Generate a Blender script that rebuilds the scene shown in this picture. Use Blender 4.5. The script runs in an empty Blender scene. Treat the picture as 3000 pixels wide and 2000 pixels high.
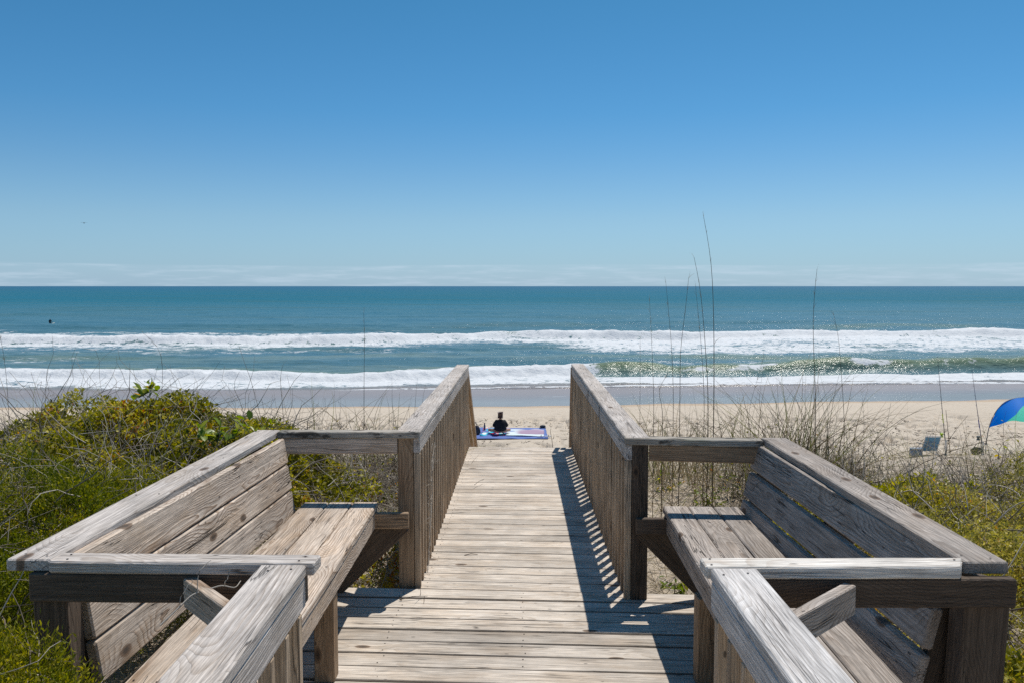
import bpy, math, random
import numpy as np
from mathutils import Vector, Matrix

random.seed(7)
RNG = np.random.default_rng(11)
SC = bpy.context.scene
COL = SC.collection

# ------------------------------------------------------------------ camera
FPX = 2450.0                      # focal length in photo pixels (3000 wide)
TH = math.atan(162.0 / FPX)       # camera pitch: horizon at row 838 of 2000
CAM_H = 1.76
cam = bpy.data.cameras.new('camera')
cam.sensor_width = 36.0
cam.lens = 36.0 * FPX / 3000.0
cam.clip_start = 0.05
cam.clip_end = 60000.0
camo = bpy.data.objects.new('camera', cam)
camo.location = (0, 0, CAM_H)
camo.rotation_euler = (math.pi / 2 - TH, 0, 0)
COL.objects.link(camo)
SC.camera = camo

# ------------------------------------------------------------------ sky and sun
SUN_EL, SUN_AZ = math.radians(62.0), math.radians(29.0)   # azimuth to the right of the view axis (+Y)
w = bpy.data.worlds.new('World')
SC.world = w
w.use_nodes = True
NT = w.node_tree
NT.nodes.clear()


def wn(t, **k):
    n = NT.nodes.new(t)
    for a, b in k.items():
        setattr(n, a, b)
    return n


def wl(a, b):
    NT.links.new(a, b)


sky = wn('ShaderNodeTexSky', sky_type='NISHITA')
sky.sun_disc = False
sky.sun_elevation = SUN_EL
sky.sun_rotation = SUN_AZ
sky.altitude = 0.0
sky.air_density = 1.0
sky.dust_density = 0.3
sky.ozone_density = 2.0
hsv = wn('ShaderNodeHueSaturation')
hsv.inputs['Hue'].default_value = 0.5
hsv.inputs['Saturation'].default_value = 1.18
hsv.inputs['Value'].default_value = 1.0
wl(sky.outputs[0], hsv.inputs['Color'])
tc = wn('ShaderNodeTexCoord')
sep = wn('ShaderNodeSeparateXYZ')
wl(tc.outputs['Generated'], sep.inputs[0])
# thin cloud bank all round the horizon: soft top near 1.4 degrees, streaks and small cumulus inside
stretch = wn('ShaderNodeMapping')
stretch.inputs['Scale'].default_value = (1, 1, 11)
wl(tc.outputs['Generated'], stretch.inputs[0])
n1 = wn('ShaderNodeTexNoise')
n1.inputs['Scale'].default_value = 2.3
n1.inputs['Detail'].default_value = 3
wl(stretch.outputs[0], n1.inputs['Vector'])
n2 = wn('ShaderNodeTexNoise')
n2.inputs['Scale'].default_value = 17
n2.inputs['Detail'].default_value = 7
n2.inputs['Roughness'].default_value = 0.62
wl(stretch.outputs[0], n2.inputs['Vector'])
wob = wn('ShaderNodeMath', operation='MULTIPLY_ADD')       # z + wobble
wl(n1.outputs[0], wob.inputs[0])
wob.inputs[1].default_value = 0.010
wl(sep.outputs['Z'], wob.inputs[2])
band = wn('ShaderNodeMapRange', interpolation_type='SMOOTHSTEP')
wl(wob.outputs[0], band.inputs['Value'])
band.inputs['From Min'].default_value = 0.0275
band.inputs['From Max'].default_value = 0.0300
band.inputs['To Min'].default_value = 1
band.inputs['To Max'].default_value = 0
puff = wn('ShaderNodeMapRange', interpolation_type='SMOOTHSTEP')
wl(n2.outputs[0], puff.inputs['Value'])
puff.inputs['From Min'].default_value = 0.42
puff.inputs['From Max'].default_value = 0.72
puff.inputs['To Min'].default_value = 0.10
puff.inputs['To Max'].default_value = 0.50
dens = wn('ShaderNodeMath', operation='MULTIPLY')
wl(band.outputs[0], dens.inputs[0])
wl(puff.outputs[0], dens.inputs[1])
haze = wn('ShaderNodeMapRange', interpolation_type='SMOOTHSTEP')    # pale sea haze below ~7 degrees
wl(sep.outputs['Z'], haze.inputs['Value'])
haze.inputs['From Min'].default_value = -0.01
haze.inputs['From Max'].default_value = 0.16
haze.inputs['To Min'].default_value = 0.45
haze.inputs['To Max'].default_value = 0.0
mixh = wn('ShaderNodeMix', data_type='RGBA')
wl(haze.outputs[0], mixh.inputs['Factor'])
wl(hsv.outputs[0], mixh.inputs['A'])
mixh.inputs['B'].default_value = (4.0, 6.0, 7.6, 1)
grade = wn('ShaderNodeValToRGB')                 # clear-air tint by elevation, the same all round
wl(sep.outputs['Z'], grade.inputs[0])
ge = grade.color_ramp.elements
for _ in range(3):
    ge.new(0.5)
for e_, (p_, c_) in zip(ge, [(0.0, (0.60, 0.80, 1.07)), (0.079, (0.605, 0.785, 0.965)), (0.126, (0.535, 0.765, 0.935)), (0.197, (0.405, 0.755, 0.92)), (0.33, (0.355, 0.755, 0.84))]):
    e_.position = p_
    e_.color = (*c_, 1)
mixg = wn('ShaderNodeMix', data_type='RGBA', blend_type='MULTIPLY')
mixg.inputs['Factor'].default_value = 1.0
wl(mixh.outputs['Result'], mixg.inputs['A'])
wl(grade.outputs[0], mixg.inputs['B'])
mixc = wn('ShaderNodeMix', data_type='RGBA')
wl(dens.outputs[0], mixc.inputs['Factor'])
wl(mixg.outputs['Result'], mixc.inputs['A'])
mixc.inputs['B'].default_value = (5.6, 6.9, 8.2, 1)
bg = wn('ShaderNodeBackground')
bg.inputs['Strength'].default_value = 0.10
wl(mixc.outputs['Result'], bg.inputs['Color'])
wo = wn('ShaderNodeOutputWorld')
wl(bg.outputs[0], wo.inputs['Surface'])

sun = bpy.data.lights.new('sun', 'SUN')
sun.energy = 4.4
sun.angle = math.radians(0.53)
sun.color = (1.0, 0.955, 0.89)
suno = bpy.data.objects.new('sun', sun)
COL.objects.link(suno)
sd = Vector((math.sin(SUN_AZ) * math.cos(SUN_EL), math.cos(SUN_AZ) * math.cos(SUN_EL), math.sin(SUN_EL)))
suno.rotation_euler = sd.to_track_quat('Z', 'Y').to_euler()
suno.location = (20, 30, 60)

SC.view_settings.view_transform = 'Standard'
SC.view_settings.look = 'None'
SC.view_settings.exposure = 0.0
SC.view_settings.gamma = 1.0
SC.view_settings.use_curve_mapping = False
SC.cycles.use_denoising = False
SC.cycles.max_bounces = 8
SC.cycles.sample_clamp_indirect = 6.0


# ------------------------------------------------------------------ helpers
def P(u, v, z):
    """photo pixel (3000x2000) -> world point on the horizontal plane z (used once, to survey the place)"""
    dy = FPX * math.cos(TH) - (v - 1000) * math.sin(TH)
    dz = -FPX * math.sin(TH) - (v - 1000) * math.cos(TH)
    t = (z - CAM_H) / dz
    return Vector(((u - 1500) * t, dy * t, z))


def PY(u, v, Y):
    dy = FPX * math.cos(TH) - (v - 1000) * math.sin(TH)
    dz = -FPX * math.sin(TH) - (v - 1000) * math.cos(TH)
    t = Y / dy
    return Vector(((u - 1500) * t, Y, CAM_H + dz * t))


def tag(o, label=None, cat=None, group=None, kind=None):
    if label: o['label'] = label
    if cat: o['category'] = cat
    if group: o['group'] = group
    if kind: o['kind'] = kind
    return o


def empty(name, loc=(0, 0, 0), **k):
    o = bpy.data.objects.new(name, None)
    o.empty_display_size = 0.1
    o.location = loc
    COL.objects.link(o)
    return tag(o, **k)


def link(name, me, mat=None, parent=None, loc=None, **k):
    o = bpy.data.objects.new(name, me)
    if mat is not None and len(me.materials) == 0:
        me.materials.append(mat)
    COL.objects.link(o)
    if loc is not None:
        o.location = loc
    if parent is not None:
        o.parent = parent
        o.matrix_parent_inverse = Matrix.Translation(parent.location).inverted() if parent.parent is None else parent_world(parent).inverted()
    return tag(o, **k)


def parent_world(o):
    m = o.matrix_basis.copy()
    if o.parent is not None:
        m = parent_world(o.parent) @ o.matrix_parent_inverse @ m
    return m


def set_parent(o, p):
    o.parent = p
    o.matrix_parent_inverse = parent_world(p).inverted()
    return o


def np_mesh(name, verts, faces, k, smooth=False, fattr=None, vattr=None):
    """verts (N,3); faces (M,k) ints; fattr / vattr: dicts of float arrays"""
    me = bpy.data.meshes.new(name)
    verts = np.ascontiguousarray(verts, dtype=np.float32)
    faces = np.ascontiguousarray(faces, dtype=np.int32)
    me.vertices.add(len(verts))
    me.vertices.foreach_set('co', verts.ravel())
    me.loops.add(faces.size)
    me.loops.foreach_set('vertex_index', faces.ravel())
    me.polygons.add(len(faces))
    me.polygons.foreach_set('loop_start', np.arange(0, faces.size, k, dtype=np.int32))
    if smooth:
        me.polygons.foreach_set('use_smooth', np.ones(len(faces), dtype=bool))
    me.update(calc_edges=True)
    for d, dom in ((fattr, 'FACE'), (vattr, 'POINT')):
        for nm, arr in (d or {}).items():
            a = me.attributes.new(nm, 'FLOAT', dom)
            a.data.foreach_set('value', np.ascontiguousarray(arr, dtype=np.float32))
    return me


def py_mesh(name, verts, faces, smooth=False):
    me = bpy.data.meshes.new(name)
    me.from_pydata([tuple(v) for v in verts], [], faces)
    if smooth:
        me.polygons.foreach_set('use_smooth', [True] * len(me.polygons))
    me.update()
    return me


def sstep(a, b, x):
    t = np.clip((x - a) / (b - a), 0, 1)
    return t * t * (3 - 2 * t)


def _hash(ix, iy, iz, seed):
    h = (ix * 374761393 + iy * 668265263 + iz * 2147483647 + seed * 1274126177) & 0xFFFFFFFF
    h = ((h ^ (h >> 13)) * 1274126177) & 0xFFFFFFFF
    h = h ^ (h >> 16)
    return (h & 0xFFFF) / 65535.0


def noise3(x, y, z, seed=0):
    x = np.asarray(x, dtype=np.float64); y = np.asarray(y, dtype=np.float64); z = np.asarray(z, dtype=np.float64)
    x, y, z = np.broadcast_arrays(x, y, z)
    ix = np.floor(x).astype(np.int64); iy = np.floor(y).astype(np.int64); iz = np.floor(z).astype(np.int64)
    fx, fy, fz = x - ix, y - iy, z - iz
    fx = fx * fx * (3 - 2 * fx); fy = fy * fy * (3 - 2 * fy); fz = fz * fz * (3 - 2 * fz)
    r = 0
    for dx in (0, 1):
        for dy in (0, 1):
            for dz in (0, 1):
                wgt = (fx if dx else 1 - fx) * (fy if dy else 1 - fy) * (fz if dz else 1 - fz)
                r = r + wgt * _hash(ix + dx, iy + dy, iz + dz, seed)
    return r


def noise2(x, y, seed=0):
    x, y = np.broadcast_arrays(np.asarray(x, dtype=np.float64), np.asarray(y, dtype=np.float64))
    ix = np.floor(x).astype(np.int64); iy = np.floor(y).astype(np.int64)
    fx, fy = x - ix, y - iy
    fx = fx * fx * (3 - 2 * fx); fy = fy * fy * (3 - 2 * fy)
    z = np.zeros_like(ix)
    a = _hash(ix, iy, z, seed); b = _hash(ix + 1, iy, z, seed)
    c = _hash(ix, iy + 1, z, seed); d = _hash(ix + 1, iy + 1, z, seed)
    return (a * (1 - fx) + b * fx) * (1 - fy) + (c * (1 - fx) + d * fx) * fy


def fbm2(x, y, seed=0, oct=4):
    r, amp, tot = 0, 1.0, 0
    for i in range(oct):
        r = r + amp * noise2(x * 2 ** i, y * 2 ** i, seed + i * 17)
        tot += amp
        amp *= 0.5
    return r / tot


# ------------------------------------------------------------------ materials
class Mat:
    def __init__(self, name):
        self.m = bpy.data.materials.new(name)
        self.m.use_nodes = True
        self.t = self.m.node_tree
        self.t.nodes.clear()
        self.out = self.t.nodes.new('ShaderNodeOutputMaterial')

    def n(self, typ, ins=None, **k):
        nd = self.t.nodes.new(typ)
        for a, b in k.items():
            setattr(nd, a, b)
        for a, b in (ins or {}).items():
            self.put(nd.inputs[a], b)
        return nd

    def put(self, sock, val):
        if isinstance(val, bpy.types.NodeSocket):
            self.t.links.new(val, sock)
        else:
            sock.default_value = val

    def math(self, op, a, b=0.0, c=0.0, clamp=False):
        nd = self.n('ShaderNodeMath', operation=op, use_clamp=clamp)
        self.put(nd.inputs[0], a); self.put(nd.inputs[1], b); self.put(nd.inputs[2], c)
        return nd.outputs[0]

    def noise(self, vec, scale, detail=2.0, rough=0.5, dist=0.0):
        nd = self.n('ShaderNodeTexNoise', {'Scale': scale, 'Detail': detail, 'Roughness': rough, 'Distortion': dist})
        if vec is not None:
            self.put(nd.inputs['Vector'], vec)
        return nd.outputs[0]

    def map(self, vec, scale=(1, 1, 1), loc=(0, 0, 0)):
        nd = self.n('ShaderNodeMapping', {'Scale': scale, 'Location': loc})
        self.put(nd.inputs[0], vec)
        return nd.outputs[0]

    def rng(self, val, a, b, c=0.0, d=1.0, smooth=True):
        nd = self.n('ShaderNodeMapRange', interpolation_type='SMOOTHSTEP' if smooth else 'LINEAR')
        self.put(nd.inputs['Value'], val)
        for nm, x in (('From Min', a), ('From Max', b), ('To Min', c), ('To Max', d)):
            self.put(nd.inputs[nm], x)
        return nd.outputs[0]

    def mix(self, f, a, b, mode='MIX'):
        nd = self.n('ShaderNodeMix', data_type='RGBA', blend_type=mode)
        self.put(nd.inputs['Factor'], f)
        for nm, x in (('A', a), ('B', b)):
            self.put(nd.inputs[nm], x if isinstance(x, bpy.types.NodeSocket) else (*x[:3], 1))
        return nd.outputs['Result']

    def ramp(self, f, stops):
        nd = self.n('ShaderNodeValToRGB')
        self.put(nd.inputs[0], f)
        e = nd.color_ramp.elements
        while len(e) < len(stops):
            e.new(0.5)
        for i, (p, c) in enumerate(stops):
            e[i].position = p
            e[i].color = (*c, 1)
        return nd.outputs[0]

    def bump(self, h, strength, dist=0.01, normal=None):
        nd = self.n('ShaderNodeBump', {'Strength': strength, 'Distance': dist})
        self.put(nd.inputs['Height'], h)
        if normal is not None:
            self.put(nd.inputs['Normal'], normal)
        return nd.outputs[0]

    def done(self, col, rough=0.6, normal=None, spec=0.5, **extra):
        b = self.n('ShaderNodeBsdfPrincipled')
        self.put(b.inputs['Base Color'], col if isinstance(col, bpy.types.NodeSocket) else (*col[:3], 1))
        self.put(b.inputs['Roughness'], rough)
        self.put(b.inputs['Specular IOR Level'], spec)
        if normal is not None:
            self.put(b.inputs['Normal'], normal)
        for k, v in extra.items():
            self.put(b.inputs[k.replace('_', ' ')], v)
        self.t.links.new(b.outputs[0], self.out.inputs[0])
        return self.m


def wood(name, light, dark, warm, ring=0.55, warm_amt=0.35, crack=1.0, moss=0.0, var=0.16, ringfreq=95.0, knots=1.0, edge=0.0):
    M = Mat(name)
    tc = M.n('ShaderNodeTexCoord').outputs['Object']
    rnd = M.n('ShaderNodeObjectInfo').outputs['Random']
    off = M.n('ShaderNodeCombineXYZ', {'X': M.math('MULTIPLY', rnd, 37.0), 'Y': M.math('MULTIPLY', rnd, 11.3), 'Z': M.math('MULTIPLY', rnd, 5.7)}).outputs[0]
    v = M.n('ShaderNodeVectorMath', operation='ADD')
    M.put(v.inputs[0], tc); M.put(v.inputs[1], off)
    pv = v.outputs[0]
    sp = M.n('ShaderNodeSeparateXYZ'); M.put(sp.inputs[0], tc)
    # knots
    vor = M.n('ShaderNodeTexVoronoi', {'Scale': 1.0, 'Randomness': 1.0}, voronoi_dimensions='2D')
    M.put(vor.inputs['Vector'], M.map(pv, (1.6, 3.6, 1)))
    kd = vor.outputs['Distance']
    swirl = M.rng(kd, 0.0, 0.45, 1.0, 0.0)
    # growth rings round an off-centre pith, warped
    yc = M.math('MULTIPLY', M.math('SUBTRACT', M.math('FRACT', M.math('MULTIPLY', rnd, 7.13)), 0.5), 0.18)
    zc = M.math('SUBTRACT', -0.020, M.math('MULTIPLY', M.math('FRACT', M.math('MULTIPLY', rnd, 13.7)), 0.10))
    yy = M.math('SUBTRACT', sp.outputs['Y'], yc)
    zz = M.math('SUBTRACT', sp.outputs['Z'], zc)
    r = M.math('SQRT', M.math('ADD', M.math('MULTIPLY', yy, yy), M.math('MULTIPLY', zz, zz)))
    warp = M.noise(M.map(pv, (1.3, 5.0, 5.0)), 1.0, 3.0, 0.45)
    wamp = M.math('MULTIPLY_ADD', M.math('FRACT', M.math('MULTIPLY', rnd, 29.3)), 0.10, 0.035)
    r2 = M.math('MULTIPLY_ADD', warp, wamp, r)
    r3 = M.math('MULTIPLY_ADD', swirl, 0.055 * knots, r2)
    jit = M.noise(M.map(pv, (5.0, 60, 60)), 1.0, 3.0, 0.6)
    ph = M.math('MULTIPLY_ADD', jit, 0.55, M.math('MULTIPLY', r3, ringfreq))
    fr_ = M.math('FRACT', ph)
    rings = M.math('MULTIPLY', M.math('POWER', fr_, 2.4), M.rng(fr_, 0.90, 1.0, 1.0, 0.0))
    rfade = M.rng(M.noise(M.map(pv, (1.1, 9, 9), (7, 3, 1)), 1.0, 2.0), 0.32, 0.62, 0.25, 1.25)
    rings = M.math('MULTIPLY', rings, rfade)
    fibre = M.noise(M.map(pv, (7.0, 230, 230)), 1.0, 3.0, 0.7)
    fib2 = M.noise(M.map(pv, (3.5, 115, 115)), 1.0, 4.0, 0.68)
    blotch = M.noise(M.map(pv, (2.6, 8, 8)), 1.0, 5.0, 0.62)
    col = M.mix(M.math('MULTIPLY', rings, ring * 1.35), light, dark)
    col = M.mix(M.rng(blotch, 0.42, 0.70, 0.0, warm_amt), col, warm)
    # rain-grey bloom and grime that runs over neighbouring boards
    wp = M.n('ShaderNodeNewGeometry').outputs['Position']
    grime = M.noise(M.map(wp, (2.1, 2.1, 2.1)), 1.0, 6.0, 0.68)
    grey = M.rng(fib2, 0.25, 0.75, 0.70, 1.24)
    grey = M.math('MULTIPLY', grey, M.rng(fibre, 0.25, 0.75, 0.80, 1.16))
    grey = M.math('MULTIPLY', grey, M.math('MULTIPLY_ADD', rnd, 2 * var, 1 - var))
    grey = M.math('MULTIPLY', grey, M.rng(grime, 0.30, 0.66, 0.82, 1.12))
    col = M.mix(1.0, col, M.n('ShaderNodeCombineColor', {'Red': grey, 'Green': grey, 'Blue': grey}).outputs[0], 'MULTIPLY')
    ck = M.noise(M.map(pv, (1.1, 30, 30)), 1.0, 3.0, 0.5, 0.5)
    cm = M.math('ABSOLUTE', M.math('SUBTRACT', ck, 0.5))
    where = M.rng(M.noise(M.map(pv, (2.2, 8, 8)), 1.0, 2.0), 0.50, 0.60)
    cracks = M.math('MULTIPLY', M.rng(cm, 0.0, 0.017, 1.0, 0.0), where)
    col = M.mix(M.math('MULTIPLY', cracks, 0.8 * crack), col, (0.030, 0.023, 0.018))
    kcol = M.mix(M.rng(kd, 0.018, 0.05), (0.035, 0.022, 0.014), (0.14, 0.085, 0.05))
    gate = M.math('GREATER_THAN', M.math('FRACT', M.math('MULTIPLY', rnd, 17.77)), 1.0 - 0.62 * min(1.0, knots))
    kn = M.math('MULTIPLY', M.rng(kd, 0.050, 0.074, 0.85, 0.0), gate)
    col = M.mix(kn, col, kcol)
    # dark nail-stain dots
    vd = M.n('ShaderNodeTexVoronoi', {'Scale': 1.0, 'Randomness': 1.0})
    M.put(vd.inputs['Vector'], M.map(pv, (6.0, 14, 14)))
    col = M.mix(M.rng(vd.outputs['Distance'], 0.045, 0.085, 0.75, 0.0), col, (0.035, 0.026, 0.022))
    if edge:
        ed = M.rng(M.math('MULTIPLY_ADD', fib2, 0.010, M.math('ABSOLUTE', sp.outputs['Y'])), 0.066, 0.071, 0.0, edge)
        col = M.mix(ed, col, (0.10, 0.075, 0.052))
    if moss:
        ms = M.rng(M.noise(M.map(pv, (5, 12, 12)), 1.0, 5.0, 0.65), 0.50, 0.60, 0.0, moss)
        col = M.mix(ms, col, (0.022, 0.02, 0.016))
        gr = M.rng(M.noise(M.map(pv, (4, 9, 9), (3, 1, 2)), 1.0, 3.0), 0.55, 0.75, 0.0, moss * 0.5)
        col = M.mix(gr, col, (0.23, 0.26, 0.16))
    h = M.math('SUBTRACT', M.math('ADD', M.math('MULTIPLY', fibre, 0.25), M.math('MULTIPLY', fib2, 0.55)),
               M.math('ADD', M.math('MULTIPLY', cracks, 1.0), M.math('MULTIPLY', rings, -0.35)))
    nm = M.bump(h, 0.7, 0.005)
    return M.done(col, 0.78, nm, 0.25)


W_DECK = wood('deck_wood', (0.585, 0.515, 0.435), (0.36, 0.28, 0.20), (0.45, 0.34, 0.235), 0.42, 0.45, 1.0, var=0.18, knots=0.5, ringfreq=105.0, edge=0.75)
W_CAP = wood('weathered_cap_wood', (0.56, 0.505, 0.455), (0.31, 0.25, 0.20), (0.38, 0.30, 0.22), 0.58, 0.35, 1.0, var=0.08, ringfreq=105)
W_CAPR = wood('pale_cap_wood', (0.60, 0.57, 0.54), (0.38, 0.33, 0.28), (0.46, 0.39, 0.33), 0.40, 0.25, 0.7, var=0.05, ringfreq=120, knots=0.6)
W_BENCHL = wood('bench_wood_warm', (0.57, 0.475, 0.385), (0.25, 0.17, 0.115), (0.38, 0.255, 0.15), 0.78, 0.5, 1.3, var=0.14, ringfreq=112)
W_BENCHR = wood('bench_wood_grey', (0.40, 0.35, 0.305), (0.19, 0.15, 0.12), (0.28, 0.205, 0.145), 0.70, 0.4, 1.3, var=0.14, ringfreq=118)
W_BROWN = wood('brown_post_wood', (0.35, 0.245, 0.155), (0.19, 0.115, 0.065), (0.28, 0.165, 0.09), 0.55, 0.5, 0.9, var=0.14)
W_MOSS = wood('stained_rail_wood', (0.42, 0.38, 0.32), (0.22, 0.17, 0.12), (0.28, 0.21, 0.15), 0.5, 0.4, 1.0, moss=0.85, var=0.1)
W_BAL = wood('baluster_wood', (0.52, 0.40, 0.28), (0.30, 0.20, 0.12), (0.40, 0.26, 0.15), 0.5, 0.45, 0.8, var=0.16, knots=0.2)
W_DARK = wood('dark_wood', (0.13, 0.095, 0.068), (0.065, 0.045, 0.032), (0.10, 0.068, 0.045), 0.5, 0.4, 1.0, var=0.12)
W_NEW = wood('pale_new_wood', (0.72, 0.67, 0.60), (0.48, 0.38, 0.29), (0.58, 0.50, 0.40), 0.5, 0.3, 0.8, var=0.04, ringfreq=70)


def leaf_mat(name, stops, rough=0.42, trans=0.35, spec=0.5):
    M = Mat(name)
    t = M.n('ShaderNodeAttribute', attribute_name='tint').outputs['Fac']
    col = M.ramp(t, stops)
    b = M.n('ShaderNodeBsdfPrincipled', {'Roughness': rough, 'Specular IOR Level': spec})
    M.put(b.inputs['Base Color'], col)
    tr = M.n('ShaderNodeBsdfTranslucent')
    hs = M.n('ShaderNodeHueSaturation', {'Saturation': 1.1, 'Value': 1.25})
    M.put(hs.inputs['Color'], col)
    M.put(tr.inputs['Color'], hs.outputs[0])
    mx = M.n('ShaderNodeMixShader', {'Fac': trans})
    M.t.links.new(b.outputs[0], mx.inputs[1])
    M.t.links.new(tr.outputs[0], mx.inputs[2])
    M.t.links.new(mx.outputs[0], M.out.inputs[0])
    return M.m


def flat(name, col, rough=0.6, spec=0.4, nscale=30, amt=0.2, bump=0.0):
    M = Mat(name)
    tc = M.n('ShaderNodeTexCoord').outputs['Object']
    nz = M.noise(tc, nscale, 4.0)
    d = tuple(c * (1 - amt) for c in col)
    l = tuple(min(1, c * (1 + amt)) for c in col)
    c = M.mix(nz, d, l)
    return M.done(c, rough, M.bump(nz, bump, 0.01) if bump else None, spec)


# ------------------------------------------------------------------ ground
DECK_END = 9.5
SEA_Z = -5.24


def ground_z(X, Y):
    X = np.asarray(X, float); Y = np.asarray(Y, float)
    dune = -0.55 + 0.22 * sstep(5, 9, Y) + 0.22 * (fbm2(X * 0.45, Y * 0.45, 3) - 0.5)
    dune = dune + 0.25 * sstep(3, 9, np.abs(X)) * fbm2(X * 0.2 + 9, Y * 0.2, 8)
    dune = dune - 0.20 * sstep(2.4, 4.0, X) * sstep(6.5, 9.0, Y)
    crest = 9.6 + 1.6 * (fbm2(X * 0.18, X * 0 + 2.0, 5) - 0.3) * sstep(1.5, 4, np.abs(X - 0.1))
    f = sstep(crest, crest + 7.6, Y)
    z = dune * (1 - f) + (-4.25) * f
    z = z + 0.05 * (fbm2(X * 1.1, Y * 1.1, 21) - 0.5) * (1 - sstep(38, 42, Y))
    # beach face down to the swash and on below the sea
    wl_ = 40.5 + 1.1 * (fbm2(X * 0.03 + 3, X * 0, 31) - 0.5) * 2 + 0.12 * np.clip(X, 0, 34)
    z = z - 1.0 * np.clip((Y - wl_) / 16.3, 0, 1) - 0.14 * np.clip(Y - wl_ - 16.3, 0, 40)
    return z


def grid_mesh(name, xs, ys, zf, vattr=None, smooth=True):
    X, Y = np.meshgrid(xs, ys)
    Z = zf(X, Y)
    nx, ny = len(xs), len(ys)
    v = np.stack([X, Y, Z], -1).reshape(-1, 3)
    i = np.arange(nx * ny).reshape(ny, nx)
    f = np.stack([i[:-1, :-1], i[:-1, 1:], i[1:, 1:], i[1:, :-1]], -1).reshape(-1, 4)
    return np_mesh(name, v, f, 4, smooth=smooth, vattr=vattr(X, Y, Z) if vattr else None)


def sym(a, fine, step, far, n):
    base = np.arange(-fine, fine + 1e-6, step)
    g = fine + (far - fine) * (np.linspace(0, 1, n + 1)[1:] ** 2.5)
    return np.concatenate([-g[::-1], base, g])


# footprints and scuffs: many small soft pits on the dry beach
FP = RNG.uniform([-22, 24], [24, 38.6], (5200, 2))
cell = 0.5
fp_map = {}


def pits(X, Y):
    out = np.zeros_like(X)
    a = fbm2(X * 2.3, Y * 1.9, 41, 3)
    b = noise2(X * 4.6 + 5, Y * 3.6, 47)
    m = fbm2(X * 0.22, Y * 0.22, 44, 2)
    d = -0.24 * sstep(0.53, 0.70, a) * (0.35 + 0.65 * sstep(0.3, 0.6, m)) - 0.11 * sstep(0.60, 0.85, b)
    zone = sstep(15.5, 18, Y) * (1 - sstep(36.5, 39.6, Y - 0.06 * np.clip(X, 0, 34)))
    zone = zone * np.clip(sstep(1.6, 2.9, np.abs(X + 0.17)) + sstep(1.35, 2.6, np.abs(Y - 33.9)), 0, 1)
    return d * zone


xs = sym(0, 21.0, 0.085, 2600, 26)
ys = np.concatenate([np.linspace(-80, -6, 12), np.arange(-5, 16, 0.24), np.arange(16, 41, 0.1), np.arange(41, 64, 0.45), np.arange(64, 90, 3.0)])
me = grid_mesh('beach', xs, ys, lambda X, Y: ground_z(X, Y) + pits(X, Y))

M = Mat('sand')
pos = M.n('ShaderNodeNewGeometry').outputs['Position']
sx = M.n('ShaderNodeSeparateXYZ'); M.put(sx.inputs[0], pos)
big = M.noise(M.map(pos, (0.35, 0.35, 0.35)), 1.0, 4.0)
fine = M.noise(M.map(pos, (9, 9, 9)), 1.0, 6.0, 0.7)
grain = M.noise(M.map(pos, (160, 160, 160)), 1.0, 3.0, 0.7)
dry = M.mix(big, (0.52, 0.44, 0.345), (0.62, 0.535, 0.43))
dry = M.mix(M.rng(fine, 0.45, 0.75, 0, 0.35), dry, (0.40, 0.32, 0.24))
dry = M.mix(M.rng(grain, 0.5, 0.8, 0, 0.25), dry, (0.30, 0.24, 0.18))
# wind-blown dark specks of reed and shell on the dry beach
spk = M.noise(M.map(pos, (2.6, 3.4, 3.0), (3, 8, 1)), 1.0, 5.0, 0.72)
dry = M.mix(M.math('MULTIPLY', M.rng(spk, 0.60, 0.68, 0, 0.55), M.rng(sx.outputs['Y'], 14, 18)), dry, (0.20, 0.15, 0.10))
# leaf litter and old roots on the dune
lit = M.noise(M.map(pos, (6, 6, 6)), 1.0, 6.0, 0.75)
dunef = M.rng(sx.outputs['Y'], 9.5, 13.5, 1.0, 0.0)
dry = M.mix(M.math('MULTIPLY', M.rng(lit, 0.44, 0.62, 0.0, 0.6), dunef), dry, (0.29, 0.225, 0.155))
# damp then wet sand towards the water; edge follows the beach level
wob = M.math('MULTIPLY_ADD', M.noise(M.map(pos, (0.22, 0.3, 0)), 1.0, 4.0), 0.13, sx.outputs['Z'])
damp = M.rng(wob, -4.215, -4.265, 0.0, 1.0)
seaward = M.rng(M.math('MULTIPLY_ADD', sx.outputs['X'], -0.05, sx.outputs['Y']), 39.2, 40.2)
wet = M.math('MULTIPLY', M.rng(wob, -4.285, -4.315, 0.0, 1.0), seaward)
damp = M.math('MULTIPLY', damp, seaward)
col = M.mix(M.math('MULTIPLY', damp, 0.75), dry, (0.46, 0.345, 0.235))
nearw = M.rng(wob, -4.42, -4.95, 0.0, 1.0)
wetc = M.mix(M.noise(M.map(pos, (0.25, 0.6, 0.3)), 1.0, 4.0), (0.17, 0.13, 0.105), (0.25, 0.20, 0.165))
wetc = M.mix(nearw, wetc, (0.26, 0.205, 0.175))
wln = M.noise(M.map(pos, (0.10, 0.75, 0.2), (2, 0, 5)), 1.0, 6.0, 0.6, 0.8)
lace = M.rng(M.math('ABSOLUTE', M.math('SUBTRACT', wln, 0.47)), 0.0, 0.012, 0.55, 0.0)
wetc = M.mix(M.math('MULTIPLY', lace, M.rng(M.noise(M.map(pos, (0.3, 0.4, 0.3)), 1.0, 3.0), 0.5, 0.62)), wetc, (0.62, 0.62, 0.60))
col = M.mix(wet, col, wetc)
rough = M.math('ADD', M.math('MULTIPLY_ADD', wet, -0.72, 0.92), M.math('MULTIPLY', nearw, 0.17))
hb = M.math('ADD', M.math('MULTIPLY', fine, 1.0), M.math('MULTIPLY', grain, 0.25))
bs = M.math('MULTIPLY_ADD', wet, -0.93, 1.0)
nm = M.n('ShaderNodeBump', {'Distance': 0.035})
M.put(nm.inputs['Strength'], M.math('MULTIPLY', M.math('MULTIPLY_ADD', wet, -0.985, 1.0), 0.9))
M.put(nm.inputs['Height'], hb)
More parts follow.
